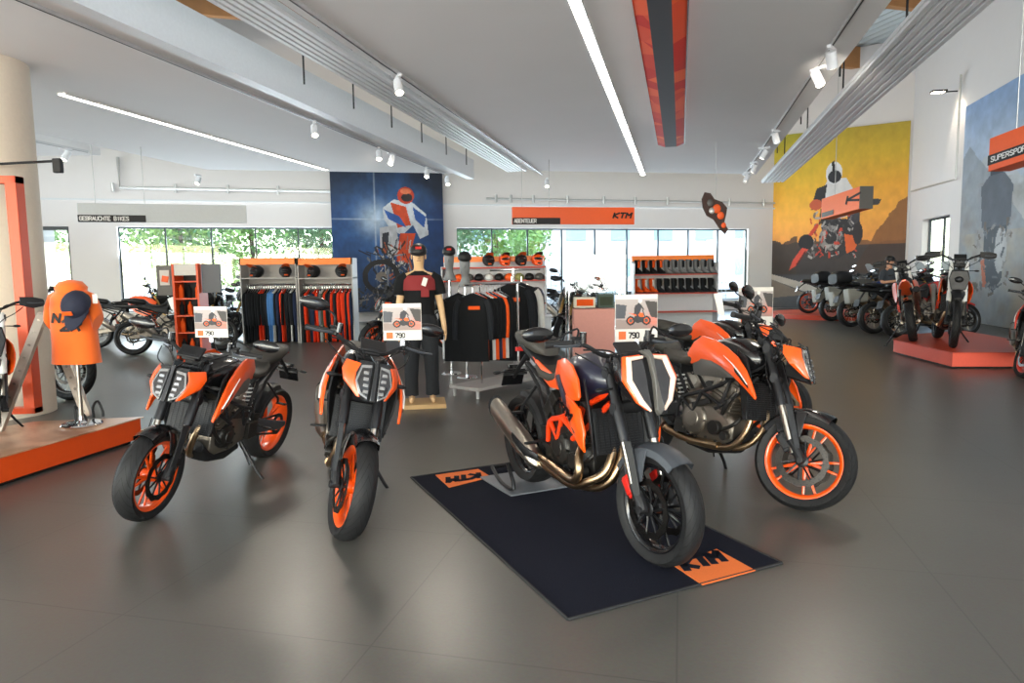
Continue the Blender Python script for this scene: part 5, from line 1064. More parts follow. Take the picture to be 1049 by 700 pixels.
pc.ell(.47, .76, .062, .062, 'e4e2e4'); pc.ell(.475, .74, .05, .035, '2a2a30'); pc.poly([(.45, .82), (.47, .83), (.48, .74), (.46, .74)], '26262c'); pc.poly([(.60, .66), (.72, .61), (.82, .60), (.8, .57), (.66, .57)], '2e2c30'); pc.poly([(.56, .60), (.66, .62), (.68, .40), (.60, .42)], '35333a')
pc.poly([(.38, .52), (.60, .5), (.66, .36), (.52, .28), (.40, .34)], '2c2a2c'); pc.ring(.46, .4, .09, .07, .5, '8f8a86'); strokes(pc, .3, .66, .28, .54, 120, ['1c1c20', '6c6866', 'b0a8a2', 'c8402a', '3c3a3c'], 11); pc.poly([(.56, .42), (.68, .4), (.64, .33), (.58, .31)], 'd8602c'); pc.ell(.66, .42, .035, .06, '2a2528')
pc.line((.36, .48), (.24, .36), .025, 'c8402a'); pc.ell(.27, .38, .06, .045, '222024'); pc.poly([(.14, .22), (.20, .25), (.29, .34), (.24, .35), (.17, .28)], 'd04a38'); pc.line((.20, .25), (.27, .33), .012, '5a1a14')
pc.c = pc.c*(.86+.28*pc.nz(26, 78))[..., None]
a = ONW(791.5, 250, C1, D2); b_ = ONW(930, 200, C1, D2); n2 = V((-D2.y, D2.x, 0)); n2 = n2 if n2.y < 0 else -n2; a += n2*.05; b_ += n2*.05; a.z = b_.z = .0; z1 = (ONW(792, 140, C1, D2).z+ONW(932.5, 123.7, C1, D2).z)/2
print('mural z', z1, ONW(792, 140, C1, D2).z, ONW(932.5, 123.7, C1, D2).z, (b_-a).length)
t = empty('sunset_mural', (0, 0, 0), 0, 'yellow and orange mural of a leaning motorcycle rider at dusk', 'mural'); m = MB(); m.prism([a+UP*.02, b_+UP*.02, b_+UP*z1, a+UP*z1], -n2*.04); m.build('mural_board', BLACK, t, smooth=0); pc.mesh('mural_picture', a+n2*.003+UP*.02, b_+n2*.003+UP*.02, a+n2*.003+UP*z1, t)
# mountain mural on the right wall
pw, ph = 160, 200; pc = Pic(pw, ph, '000000', '000000'); pc.grad([(0, 'a89c8e'), (.25, 'b4aa9e'), (.4, 'bcb6ae'), (.55, 'b0bac4'), (.8, 'a8bad0'), (1, '86a4cc')])
nz_ = pc.nz(6, 21); ridge = .78-.5*np.abs(pc.x-.06)*1.6+.05*nz_; ridge2 = .58+.12*np.sin(pc.x*7)+.08*pc.nz(7, 2)
pc.put(pc.y < ridge2, 'b4b8ba', .8); pc.put((pc.y < ridge), '8a949e', .8); pc.put(np.clip((pc.nz(12, 4)-.5)*4, 0, 1)*(pc.y < .62), '8e8a84', .6); pc.put(np.clip((pc.nz(9, 14)-.45)*3, 0, 1)*(pc.y < .4), 'a8a090', .7)
pc.ell(.30, .66, .05, .07, '3c4652'); pc.poly([(.18, .6), (.24, .64), (.36, .64), (.43, .58), (.42, .42), (.34, .4), (.2, .42)], '5a6470'); pc.poly([(.22, .42), (.40, .42), (.38, .2), (.32, .14), (.24, .18)], '46505a'); pc.ell(.36, .32, .045, .1, 'b0b4b8'); pc.line((.22, .28), (.25, .16), .03, 'b86a50'); strokes(pc, .16, .44, .1, .42, 60, ['4a525c', '6c747c', '8c8c8c', '686058'], 31); pc.ell(.62, .16, .12, .1, '8a6040', .6, soft=True); pc.ell(.75, .3, .1, .2, '6a5a50', .5, soft=True)
pc.c = pc.c*(.8+.4*pc.nz(26, 79))[..., None]
a = ONW(985, 250, C2, D3)+inw*.06; a.z = .02; L_ = 7.5; z1 = ONW(989.7, 111.5, C2, D3).z; b_ = a+D3*L_
t = empty('mountain_mural', (0, 0, 0), 0, 'grey blue mountain mural with a standing rider on the right wall', 'mural'); m = MB(); m.prism([a, b_, b_+UP*z1, a+UP*z1], -inw*.04); m.build('mural_board', BLACK, t, smooth=0); pc.mesh('mural_picture', a+inw*.004, b_+inw*.004, a+inw*.004+UP*z1, t)
# hanging cornering-rider cut-out
t = empty('rider_cutout', (0, 0, 0), 0, 'small orange and black cut-out of a cornering motorcycle hanging by the right windows', 'decoration'); pc = Pic(60, 80, 'd8762c', '8a3a18'); strokes(pc, 0, 1, 0, 1, 160, ['1c1a1c', 'e8701c', 'f0a050', '40302c', 'b8b0a8'], 44, .05, .2); pc.ell(.35, .78, .16, .1, '2a2a34')
P = lambda x, y: AT(x, y, 13.5); m = MB(); ol = [(719, 204), (722, 197), (728, 198), (732, 204), (740, 207), (745, 213), (744, 220), (742, 228), (746, 235), (743, 240), (737, 234), (731, 225), (724, 221), (720, 213)]
m.prism([P(*q) for q in ol], V((0, .03, 0))); body = m.build('cutout_board', mat('cutout_dark', srgb(60, 36, 28), .6), t, smooth=0)
rng = random.Random(5); m = MB()
for cx, cy, rr_, mt in ((727, 208, 3.2, GREY), (734, 214, 4.2, ORANGE_M), (738, 221, 3.6, SIGNO), (741, 231, 2.6, SIGNO), (729, 216, 3, SILVER)):
    m = MB(); c = P(cx, cy)-V((0, .02, 0)); k = 13.5/699*rr_; m.ball(c, (k, .02, k*1.1), 12, 6); m.build('printed_shape', mt, body)
m = MB(); m.tube([P(733, 204), V((P(733, 204).x, 13.5, 4.0))], .005, 4); m.build('hanging_thread', PIPE, t)

p = AT(774, 315, 8.5); m = MB(); m.tube([(p.x, p.y+.02, 0), (p.x, p.y+.02, p.z+.2)], .012, 8); m.rev([(0, 0), (0, .16), (.012, .155), (.014, 0)], (p.x, p.y+.02, 0), n=28, axis='Z', closed=False); tag(m.build('card_easel', CHROME), 'thin chrome floor stand carrying the tall price card', 'stand')
# ---------------------------------------------------------------- figures
SKIN = mat('mannequin_skin', srgb(206, 168, 124), .5); HSKIN = mat('human_skin', srgb(190, 140, 112), .55); CLB = mat('cloth_black', srgb(21, 22, 24), .9, bump=.4, scale=14, spec=.2); CLR = mat('cloth_red', srgb(124, 34, 36), .85, bump=.2, scale=14); JEAN = mat('trousers_charcoal', srgb(28, 30, 34), .9, bump=.4, scale=10)
def skin_body(name, m_, parent, J, E_, rad, sub=2):
    me = bpy.data.meshes.new(name); me.from_pydata(J, E_, []); me.materials.append(m_); o = bpy.data.objects.new(name, me); COL.objects.link(o); o.parent = parent
    o.modifiers.new('k', 'SKIN'); sv = me.skin_vertices[0].data if me.skin_vertices else None
    if sv is None:
        bm = bmesh.new(); bm.from_mesh(me); bm.verts.layers.skin.verify(); bm.to_mesh(me); bm.free(); sv = me.skin_vertices[0].data
    for i, r_ in enumerate(rad): sv[i].radius = r_ if isinstance(r_, tuple) else (r_, r_); sv[i].use_root = i == 0
    s_ = o.modifiers.new('s', 'SUBSURF'); s_.levels = s_.render_levels = sub; me.shade_smooth(); return o
def figure(root, skin, arm_r, arm_l):
    """standing figure 1.8 m tall facing -y; arms as (elbow, wrist) points"""
    J = [(0, 0, .93), (0, .01, 1.08), (0, 0, 1.28), (0, .01, 1.43), (0, .015, 1.50), (0, 0, 1.57), (0, -.005, 1.66), (0, 0, 1.73)]
    E_ = [(i, i+1) for i in range(7)]; rad = [(.14, .10), (.13, .095), (.155, .105), (.10, .075), (.052, .055), (.062, .075), (.075, .09), (.05, .06)]
    def chain(a, pts, rs):
        p = a
        for q, r_ in zip(pts, rs): J.append(q); rad.append(r_); E_.append((p, len(J)-1)); p = len(J)-1
        return p
    for s_, (el, wr) in ((-1, arm_r), (1, arm_l)):
        e = chain(3, [(s_*.17, .01, 1.41), el, wr], [(.055, .055), (.042, .042), (.028, .03)])
        d = (V(wr)-V(el)).normalized(); w = V(wr); sd = V((s_, 0, 0)) if abs(d.x) < .8 else V((0, -1, 0)); f = d.cross(sd).normalized(); pl = chain(e, [tuple(w+d*.06)], [(.035, .02)])
        for k in range(4):
            b = w+d*.085+f*(.03-.02*k); chain(pl, [tuple(b), tuple(b+d*.04-sd*.008), tuple(b+d*(.068-.006*abs(k-1))-sd*.02)], [.0095, .0085, .007])
        chain(pl, [tuple(w+d*.05+f*.045-sd*.01), tuple(w+d*.09+f*.055-sd*.02)], [.011, .009])
    for s_ in (-1, 1): chain(0, [(s_*.10, 0, .86), (s_*.11, -.01, .48), (s_*.115, .01, .09), (s_*.12, -.07, .035), (s_*.125, -.15, .03)], [(.09, .095), (.06, .062), (.038, .042), (.042, .032), (.038, .022)])
    b = skin_body('body', skin, root, J, E_, rad)
    m = MB(); m.tube([(0, -.082, 1.665), (0, -.105, 1.63), (0, -.085, 1.622)], [.009, .014, .01], 8)
    for s_ in (1, -1):
        m.ball((s_*.078, .005, 1.645), (.01, .02, .032), 8, 6)
    m.build('nose_and_ears', skin, b); m = MB(); m.box((0, -.086, 1.598), (.045, .008, .008)); m.build('mouth', mat('lip', srgb(150, 92, 80), .6), b, bevel=.003)
    m = MB()
    for s_ in (1, -1): m.ball((s_*.03, -.079, 1.662), (.012, .006, .006), 8, 5)
    m.build('eye', BLACK if skin == HSKIN else skin, b)
    return b
def trousers(root, mt):
    m = MB()
    for s_ in (-1, 1): m.loft([[(s_*x+math.cos(a)*r_, y+math.sin(a)*r_*q, z) for a in [2*PI*k/18 for k in range(18)]] for x, y, z, r_, q in ((.12, .01, .07, .078, 1.1), (.118, .008, .25, .075, 1.05), (.112, 0, .48, .085, 1.), (.10, 0, .7, .102, 1.), (.088, 0, .86, .115, 1.), (.075, 0, .98, .10, 1.15))])
    m.rev([(0, .165), (.12, .15)], (0, 0, .88), n=20, axis='Z', closed=False); return m.build('trousers', mt, root, smooth=60)
def tee(root, mt, yoke=None, sleeve=True):
    m = MB(); rings = []
    for z, w, d in ((.90, .175, .135), (1.0, .165, .13), (1.15, .165, .128), (1.28, .185, .135), (1.38, .19, .12), (1.44, .15, .09), (1.475, .08, .07), (1.485, .065, .062)): rings.append([(math.cos(a)*w, math.sin(a)*d, z) for a in [2*PI*k/24 for k in range(24)]])
    m.loft(rings)
    for s_ in (-1, 1): m.tube([(s_*.13, .01, 1.42), (s_*.19, .01, 1.385), (s_*.225, .01, 1.28), (s_*.235, .01, 1.22)], [.07, .073, .068, .066], 12)
    o = m.build('t_shirt', mt, root, smooth=60)
    if yoke:
        m = MB(); m.loft([[(math.cos(a)*(w+.005), math.sin(a)*(d+.006), z) for a in [2*PI*k/24 for k in range(24)]] for z, w, d in ((1.27, .184, .135), (1.33, .189, .13), (1.385, .189, .119), (1.435, .155, .092))]); m.build('shirt_yoke', yoke, o, smooth=60)
        m = MB(); m.box((.06, -.142, 1.24), (.09, .01, .09)); m.build('shirt_emblem', yoke, o, bevel=.004)
    return o
mp = FL(433, 415); t = empty('mannequin', (mp.x, mp.y, .05), R(8), 'beige shop mannequin in a black and red t-shirt, dark trousers and black cap', 'mannequin')
figure(t, SKIN, ((-.23, .02, 1.12), (-.25, -.02, .84)), ((.23, .02, 1.12), (.27, -.02, .84))); trousers(t, JEAN); tee(t, CLB, CLR); t.scale = (1.04,)*3
for s_ in (-1, 1):
    pass
m = MB(); m.prism([(-.24, -.25, -.05), (.26, -.25, -.05), (.26, .2, -.05), (-.24, .2, -.05)], UP*.05); m.build('base_plate', mat('birch_board', srgb(196, 160, 110), .6), t, bevel=.004)
Mt = Mx.Translation((mp.x, mp.y, .05)) @ Mx.Rotation(R(8), 4, 'Z') @ Mx.Scale(1.04, 4)
cap(Mt @ V((0, .0, 1.70)), .098, BLACK, 'black baseball cap on the head of the mannequin', R(8), RED)
m = MB(); p = Mt @ V((.02, -.155, 1.33)); m.prism([p, p+V((.05, 0, -.02)), p+V((.08, 0, .07)), p+V((.03, 0, .09))], V((0, -.003, 0))); tag(m.build('price_tag', PAPER, smooth=0), 'white tag hanging on the red chest of the mannequin', 'tag')
# man behind the row of motorcycles
pp = AT(912, 262, 16.6); t = empty('person', (pp.x, pp.y, 0), R(20), 'man in dark cap and dark t-shirt standing behind the right row of motorcycles holding papers', 'person')
figure(t, HSKIN, ((-.24, .0, 1.16), (-.10, -.25, 1.2)), ((.24, .0, 1.16), (.10, -.25, 1.2))); trousers(t, CLB); tee(t, mat('tee_slate', srgb(52, 58, 66), .85)); t.scale = (1.03,)*3
m = MB(); m.loft([[(math.cos(a)*r_, .02+math.sin(a)*r_*1.1, z) for a in [2*PI*k/16 for k in range(16)]] for z, r_ in ((1.62, .075), (1.66, .085), (1.72, .086))]); m.build('hair', mat('hair_dark', srgb(50, 36, 28), .7), t)
Mt = Mx.Translation((pp.x, pp.y, 0)) @ Mx.Rotation(R(20), 4, 'Z') @ Mx.Scale(1.03, 4); cap(Mt @ V((0, 0, 1.70)), .097, BLACK, 'dark cap worn by the man behind the motorcycles', R(20))
m = MB(); c = Mt @ V((0, -.33, 1.22)); m.box(c, (.21, .012, .29), rz=R(20), rx=R(-30)); tag(m.build('paper_sheet', PAPER, smooth=0), 'white papers in the hands of the man', 'paper')
# ---------------------------------------------------------------- clothing
def garment(mt, acc, L_=1.0):
    t = empty('jacket', label='x', cat='jacket'); m = MB(); rings = []
    for z, w, d in ((0, .02, .018), (-.03, .10, .03), (-.07, .2, .04), (-.12, .235, .045), (-.4, .22, .05), (-L_*.8, .225, .05), (-L_, .23, .04)): rings.append([(math.cos(a)*w*(1+.02*math.sin(3*a)), math.sin(a)*d, z) for a in [2*PI*k/16 for k in range(16)]])
    m.loft(rings); o = m.build('jacket_body', mt, t, smooth=60)
    for s_ in (1, -1): m = MB(); m.tube([(s_*.19, 0, -.1), (s_*.24, 0, -.2), (s_*.265, -.01, -.45), (s_*.27, -.02, -.68)], [.045, .05, .045, .035], 8, sm=2); m.build('sleeve', acc, t)
    m = MB(); m.tube([(0, 0, .0), (0, 0, .08), (.0, .025, .11), (0, .045, .09)], .004, 5); m.tube([(-.18, 0, -.07), (0, 0, .01), (.18, 0, -.07)], .008, 5); m.build('hanger', CHROME, t); return t
cm = {k: mat('cloth_'+k, srgb(*c), .9, noise=.1, bump=.3, scale=16, spec=.2) for k, c in dict(char=(32, 34, 38), org=(222, 84, 28), redo=(214, 56, 24), blue=(76, 122, 176), white=(206, 204, 200), navy=(36, 44, 68), grey=(110, 112, 114), green=(60, 66, 54)).items()}; cm['black'] = CLB
protos = {}
def hang(kind, acc, x, y, z, yaw, label, group, sc=1.):
    k = (kind, acc)
    if k not in protos: protos[k] = o = garment(cm[kind], cm[acc])
    else: o = copy_tree(protos[k])
    o['label'] = label; o['group'] = group; o.location = (x, y, z); o.rotation_euler = (0, 0, yaw); o.scale = (sc, sc, sc); return o
GR = mat('rack_panel', srgb(168, 164, 160), .5); HDR = mat('header_orange', srgb(252, 128, 20), .4)
rng = random.Random(12)
def helmet(c, r_, label, rot=0, grp=None, sc=BLACK, pk=ORANGE_M):
    t = empty('helmet', c, rot, label, 'helmet', grp); m = MB(); m.ball((0, 0, 0), (r_, r_*1.15, r_), 16, 10); m.loft([[(math.cos(a)*r_*q, -r_*.4+math.sin(a)*r_*q*.8-yy, z) for a in [2*PI*k/12 for k in range(12)]] for z, q, yy in ((-r_*.95, .5, r_*.5), (-r_*.6, .75, r_*.4), (-r_*.2, .85, 0))]); h = m.build('helmet_shell', sc, t, smooth=60)
    m = MB(); m.strip([(-r_*.7, -r_*.7, r_*.6), (0, -r_*.8, r_*.8), (r_*.7, -r_*.7, r_*.6)], [(-r_*.5, -r_*1.9, r_*1.1), (0, -r_*2.0, r_*1.2), (r_*.5, -r_*1.9, r_*1.1)], 0, .01); m.build('helmet_peak', pk, h)
    m = MB(); m.ball((0, -r_*.75, r_*.12), (r_*.7, r_*.45, r_*.34), 12, 6); m.build('goggle_lens', LENS, h); m = MB(); m.ball((0, -r_*1.0, -r_*.62), (r_*.5, r_*.45, r_*.2), 12, 6); m.build('chin_bar', pk, h); return t
def bay(x0, x1, Yd, seq, nm, which):
    a = AT(x0, 265, Yd); b = AT(x1, 265, Yd); w = (b-a).length; d = (b-a).normalized(); n = V((d.y, -d.x, 0)); n.z = 0; zt = a.z
    t = empty('clothing_rack', (0, 0, 0), 0, '%s clothing bay with orange header full of hanging riding gear' % which, 'clothing rack'); A = V((a.x, a.y, 0)); d.z = 0
    m = MB()
    m.prism([A-n*.45, A+d*w-n*.45, A+d*w-n*.45+UP*zt, A-n*.45+UP*zt], n*.03); m.build('back_panel', GR, t, smooth=0)
    for q in (0, 1): m = MB(); m.prism([A+d*(w-.03)*q-n*.42, A+d*((w-.03)*q+.03)-n*.42, A+d*((w-.03)*q+.03)+n*.05, A+d*(w-.03)*q+n*.05], UP*zt); m.build('side_panel', GR, t, smooth=0)
    m = MB(); m.prism([A+UP*(zt-.15)+n*.03, A+d*w+UP*(zt-.15)+n*.03, A+d*w+UP*zt+n*.03, A+UP*zt+n*.03], n*.02); m.build('header', HDR, t, smooth=0)
    m = MB(); m.prism([A+UP*(zt-.48)-n*.42, A+d*w+UP*(zt-.48)-n*.42, A+d*w+UP*(zt-.48)+n*.10, A+UP*(zt-.48)+n*.10], UP*.03); m.build('shelf', GR, t, smooth=0)
    m = MB(); m.tube([A+UP*(zt-.62)-n*.18, A+d*w+UP*(zt-.62)-n*.18], .014, 8); m.build('hanging_rail', CHROME, t)
    yaw = math.atan2(d.y, d.x)+PI/2
    for i, (k, q) in enumerate(seq):
        p = A+d*(.07+(w-.14)*i/(len(seq)-1))-n*.18; hang(k, q, p.x, p.y, zt-.72, yaw+rng.uniform(-.12, .12), '%s garment hanging tightly packed in the %s' % ({'black': 'black', 'char': 'charcoal', 'org': 'orange', 'redo': 'red-orange', 'blue': 'blue', 'white': 'white', 'navy': 'navy', 'grey': 'grey', 'green': 'dark green'}[k], nm), '%s garments in the %s' % (k if k != 'redo' else 'red', nm), .98).scale.z = 1.24
    for i, f in enumerate((.27, .77)):
        p = A+d*w*f-n*.10+UP*(zt-.305); helmet(p, .145, 'black and orange motocross helmet on the %s side of the %s shelf' % (('left', 'right')[i], nm), yaw-PI/2+.4*(1 if i else -1))
S_ = lambda s: [tuple(q.split('/')) if '/' in q else (q, q) for q in s.split()]
bay(245.5, 303.5, 16., S_('black char black black char/black black redo/black redo/black black char blue blue white/blue black navy redo redo/black black char white/char black navy'), 'left bay', 'left')
bay(304.5, 361, 16., S_('char black redo char navy redo/navy redo char/black white/grey green org/redo black char redo redo/char black redo navy/redo redo char redo navy'), 'right bay', 'right')
# jackets on the free rail
base = FL(462, 405); t = empty('clothes_stand', (base.x, base.y, 0), R(-62), 'low grey clothes stand carrying the open row of jackets beside the mannequin', 'clothes rack')
m = MB(); m.box((.6, 0, .12), (1.5, .5, .04)); m.build('stand_shelf', GR, t, bevel=.005)
m = MB()
for x in (-.1, 1.3):
    for y in (-.2, .2): m.tube([(x, y, 0), (x, y, .12)], .02, 8)
m.build('stand_feet', PIPE, t); m = MB(); m.tube([(-.1, 0, 1.42), (.98, 0, 1.42)], .015, 8); m.tube([(.2, 0, .12), (.2, 0, 1.42)], .015, 8); m.tube([(.95, 0, .12), (.95, 0, 1.42)], .015, 8); m.build('hanging_rail', CHROME, t)
rs = [('black', 'black'), ('black', 'char'), ('org', 'black'), ('black', 'black'), ('white', 'black'), ('org', 'black'), ('navy', 'black'), ('org', 'org'), ('white', 'black'), ('char', 'black')]
dr = V((math.cos(R(50)), math.sin(R(50)), 0)); p0 = AT(481, 302, 8.6)
t.location = (p0.x-.0, p0.y, 0); t.rotation_euler = (0, 0, R(50))
for i, (k, q) in enumerate(rs):
    p = p0+dr*(i*.065); o = hang(k, q, p.x, p.y, 1.31, R(50)-PI/2+R(72) if i < 2 else R(50)+PI/2-PI, '%s jacket, number %d from the front of the open jacket row' % (k.replace('org', 'orange').replace('char', 'charcoal'), i+1), 'jackets on the open stand', .86)
    o['label'] = ['black jacket at the front left of the open jacket row', 'black jacket with an orange chest band facing the camera', 'orange jacket just behind the two front black ones', 'black jacket behind the first orange jacket', 'white jacket with black sleeves near the front of the open row', 'second orange jacket with black sleeves in the open row', 'navy jacket with black sleeves in the open row', 'all orange jacket near the back of the open row', 'white jacket with black sleeves near the back of the open row', 'charcoal jacket at the back end of the open row'][i]
    if i < 2: o.rotation_euler = (0, 0, R(-8)); o.location = (p0.x+(-.14, .04)[i], p0.y+(.0, -.05)[i], 1.31)
    if i == 1: m = MB(); m.box((0.03, -.052, -.21), (.17, .012, .05)); m.build('chest_band', cm['org'], o)
for i, (px, k, q) in enumerate(((524, 'black', 'char'), (534, 'char', 'white'))):
    p = AT(px, 290, 9.8+.3*i); o = hang(k, q, p.x, p.y, p.z, R(-12+20*i), ('black body warmer hanging right of the open jacket row', 'charcoal jacket with pale sleeves hanging at the right of the body warmer')[i], 'outerwear right of the jacket row', 1.12)
t = empty('clothes_stand', (AT(526, 290, 10).x, 10.05, 0), R(10), 'chrome T-shaped stand holding the black body warmer', 'clothes rack'); m = MB(); m.tube([(0, 0, 0), (0, 0, 1.62)], .018, 8); m.tube([(-.35, 0, 1.60), (.4, 0, 1.60)], .014, 8); m.build('stand_pole', CHROME, t); m = MB(); m.rev([(0, 0), (0, .2), (.02, .19), (.025, 0)], n=24, axis='Z', closed=False); m.build('stand_base', CHROME, t)
# ---------------------------------------------------------------- shelf unit with caps behind the jackets
def unit(name, x0, x1, ytop, Yd, label, cat, shelves, head=HDR, headh=.1, depth=.4, back=GR, sm=None):
    a = AT(x0, ytop, Yd); b = AT(x1, ytop, Yd); w = b.x-a.x; t = empty(name, (a.x, Yd, 0), 0, label, cat); zt = a.z
    m = MB(); m.prism([(0, depth, 0), (w, depth, 0), (w, depth, zt), (0, depth, zt)], V((0, .03, 0))); m.build('back_panel', back, t, smooth=0)
    m = MB(); m.prism([(0, depth-.03, zt-headh), (w, depth-.03, zt-headh), (w, depth-.03, zt), (0, depth-.03, zt)], V((0, .025, 0))); m.build('header', head, t, smooth=0)
    for z in shelves: m = MB(); m.box((w/2, depth/2, z), (w, depth, .025)); m.build('shelf', sm or GR, t)
    for x in (0, w): m = MB(); m.box((x, depth/2, zt*.45), (.03, depth, zt*.9)); m.build('side_panel', back, t)
    return t, a.x, w, zt
WP = mat('panel_light', srgb(196, 200, 206), .5); REDS = mat('shelf_red', srgb(190, 60, 40), .5)
t, ux, uw, uz = unit('display_shelf', 452, 559, 263, 12.5, 'long light display shelf with orange header and rows of caps behind the jackets', 'shelf', (.45, 1.0, 1.42, 1.66), HDR, .1, .42, WP, REDS)
capc = [BLACK, ORANGE_M, GREY, BLACK, WHITE, BLACK, ORANGE_M, mat('cap_olive', srgb(150, 150, 90), .8), BLACK, GREY]
for i in range(10):
    cap(V((ux+.12+i*.185, 12.62, 1.47)), .085, capc[i], ('%s cap on the middle shelf of the display' % ['black', 'orange', 'grey', 'black', 'white', 'black', 'orange', 'olive', 'black', 'grey'][i]), 0, None, 'caps on the middle display shelf')
for i in range(4): helmet(V((ux+.85+i*.3, 12.7, 1.80)), .115, ['black helmet with orange peak, leftmost on the top display shelf', 'orange helmet with black peak on the top display shelf, second from left', 'black helmet with orange peak on the top display shelf, third from left', 'orange helmet with black peak, rightmost on the top display shelf'][i], .2, None, (BLACK, ORANGE)[i % 2], (ORANGE_M, BLACK)[i % 2])
# head busts with caps
HG = mat('bust_grey', srgb(120, 122, 124), .5)
for i, (px, Y) in enumerate(((460, 10.6), (476, 10.2))):
    p = AT(px, 262+6*i, Y); t = empty('head_bust', (p.x, Y, 0), 0, ('grey head bust on a pole, left of the pair wearing caps', 'grey head bust on a pole, right of the pair wearing caps')[i], 'head bust'); z = p.z
    m = MB(); m.loft([[(math.cos(a)*w, y+math.sin(a)*d, z+zz) for a in [2*PI*k/18 for k in range(18)]] for zz, w, d, y in ((-.38, .11, .1, .02), (-.33, .09, .08, .02), (-.25, .055, .06, .02), (-.2, .055, .065, .01), (-.16, .065, .085, -.01), (-.08, .076, .1, -.01), (0, .08, .1, 0), (.08, .06, .08, 0), (.1, .02, .03, 0))]); m.tube([(0, -.1, z-.05), (0, -.125, z-.09), (0, -.1, z-.1)], [.01, .015, .01], 8); m.build('bust_head', HG, t, smooth=60)
    m = MB(); m.tube([(0, 0, 0), (0, 0, z-.38)], .02, 8); m.build('bust_pole', CHROME, t); m = MB(); m.rev([(0, 0), (0, .16), (.02, .15), (.02, 0)], n=24, axis='Z', closed=False); m.build('bust_base', CHROME, t)
    cap(V((p.x, Y, z+.05)), .1, BLACK, ('black cap on the left head bust', 'black cap on the right head bust')[i], .1, RED if i == 0 else None)
# backpack and small box
p = AT(549, 322, 11.6); t = empty('backpack', (p.x, p.y, p.z), .1, 'blue and orange backpack standing at the right end of the display shelf', 'backpack')
m = MB(); m.loft([[(math.cos(a)*w, math.sin(a)*d, z) for a in [2*PI*k/16 for k in range(16)]] for z, w, d in ((.13, .14, .1), (.2, .155, .11), (.34, .15, .11), (.42, .11, .09), (.46, .05, .04))]); m.build('pack_body', NAVY, t, smooth=60); m = MB(); m.loft([[(math.cos(a)*w, math.sin(a)*d, z) for a in [2*PI*k/16 for k in range(16)]] for z, w, d in ((0, .13, .1), (.06, .15, .12), (.14, .15, .115))]); m.build('pack_base', ORANGE_M, t, smooth=60)
m = MB(); m.tube([(-.05, -.1, .15), (-.05, -.125, .3), (-.04, -.1, .42)], .012, 6); m.tube([(.05, -.1, .15), (.05, -.125, .3), (.04, -.1, .42)], .012, 6); m.build('pack_strap', SILVER, t)
m = MB(); m.box((p.x, p.y, p.z/2-.01), (.5, .4, p.z-.02)); m.box((p.x, p.y, p.z-.03), (.54, .44, .03)); tag(m.build('pedestal', WP, bevel=.005), 'light pedestal under the blue backpack', 'pedestal')
# ---------------------------------------------------------------- glass showcase
a = AT(583, 340, 11.2); zt = AT(583, 262, 11.2).z; w = AT(640, 300, 11.2).x-a.x; t = empty('glass_showcase', (a.x, 11.2, 0), 0, 'tall glass showcase in front of the right windows', 'showcase'); dp = .6
m = MB()
for z in (0.03, .62, 1.2, zt): m.box((w/2, dp/2, z), (w, dp, .02 if z > .1 else .06))
sh_ = m.build('glass_shelf', GLZ, t, smooth=0)
for i, (x, y) in enumerate(((0, 0), (w, 0), (0, dp), (w, dp))): m = MB(); m.box((x, y, zt/2), (.018, .018, zt)); m.build('showcase_post', CHROME, t)
m = MB(); m.prism([(0, 0, 0), (w, 0, 0), (w, 0, zt), (0, 0, zt)], V((0, .006, 0))); m.prism([(0, 0, 0), (0, dp, 0), (0, dp, zt), (0, 0, zt)], V((.006, 0, 0))); m.build('glass_pane', GLZ, t, smooth=0)
PINK = mat('box_pink', srgb(214, 150, 138), .7)
m = MB(); p = AT(588, 337, 10.7); q = AT(630, 316, 10.7); m.box(((p.x+q.x)/2, 10.85, q.z/2), (q.x-p.x, .28, q.z-.01)); tag(m.build('plinth_block', PINK, bevel=.006, smooth=0), 'pink display block in front of the glass showcase', 'block')
def gift(px0, px1, py, Yd, h, d, m_, label, lid=WHITE):
    a, b = AT(px0, py, Yd), AT(px1, py, Yd); t = empty('display_box', ((a.x+b.x)/2, Yd, a.z), 0, label, 'box'); w = b.x-a.x; m = MB(); m.box((0, 0, h/2), (w, d, h*.96)); m.build('box_body', m_, t, bevel=.004, smooth=0); m = MB(); m.box((0, -d/2-.003, h*.5), (w*.8, .004, h*.6)); m.build('box_label', lid, t, smooth=0); return t
gift(588, 609, 315.5, 10.8, .17, .22, mat('box_cream', srgb(214, 204, 184), .7), 'cream box with an orange label on the pink block', cm['org']); gift(612, 628, 315.5, 10.8, .22, .2, mat('box_green', srgb(70, 84, 76), .8), 'dark green box beside the cream box on the pink block', cm['green'])
gift(600, 612, 297.5, 11.45, .08, .2, PAPER, 'small white box on the glass shelf of the showcase', cm['grey'])
helmet(V((AT(598, 284, 11.5).x, 11.5, 1.34)), .12, 'silver helmet inside the showcase on the left', .4, None, SILVER, BLUEP); helmet(V((AT(617, 284, 11.5).x, 11.5, 1.34)), .12, 'dark helmet inside the showcase on the right', -.3, None, GREY, ORANGE_M)
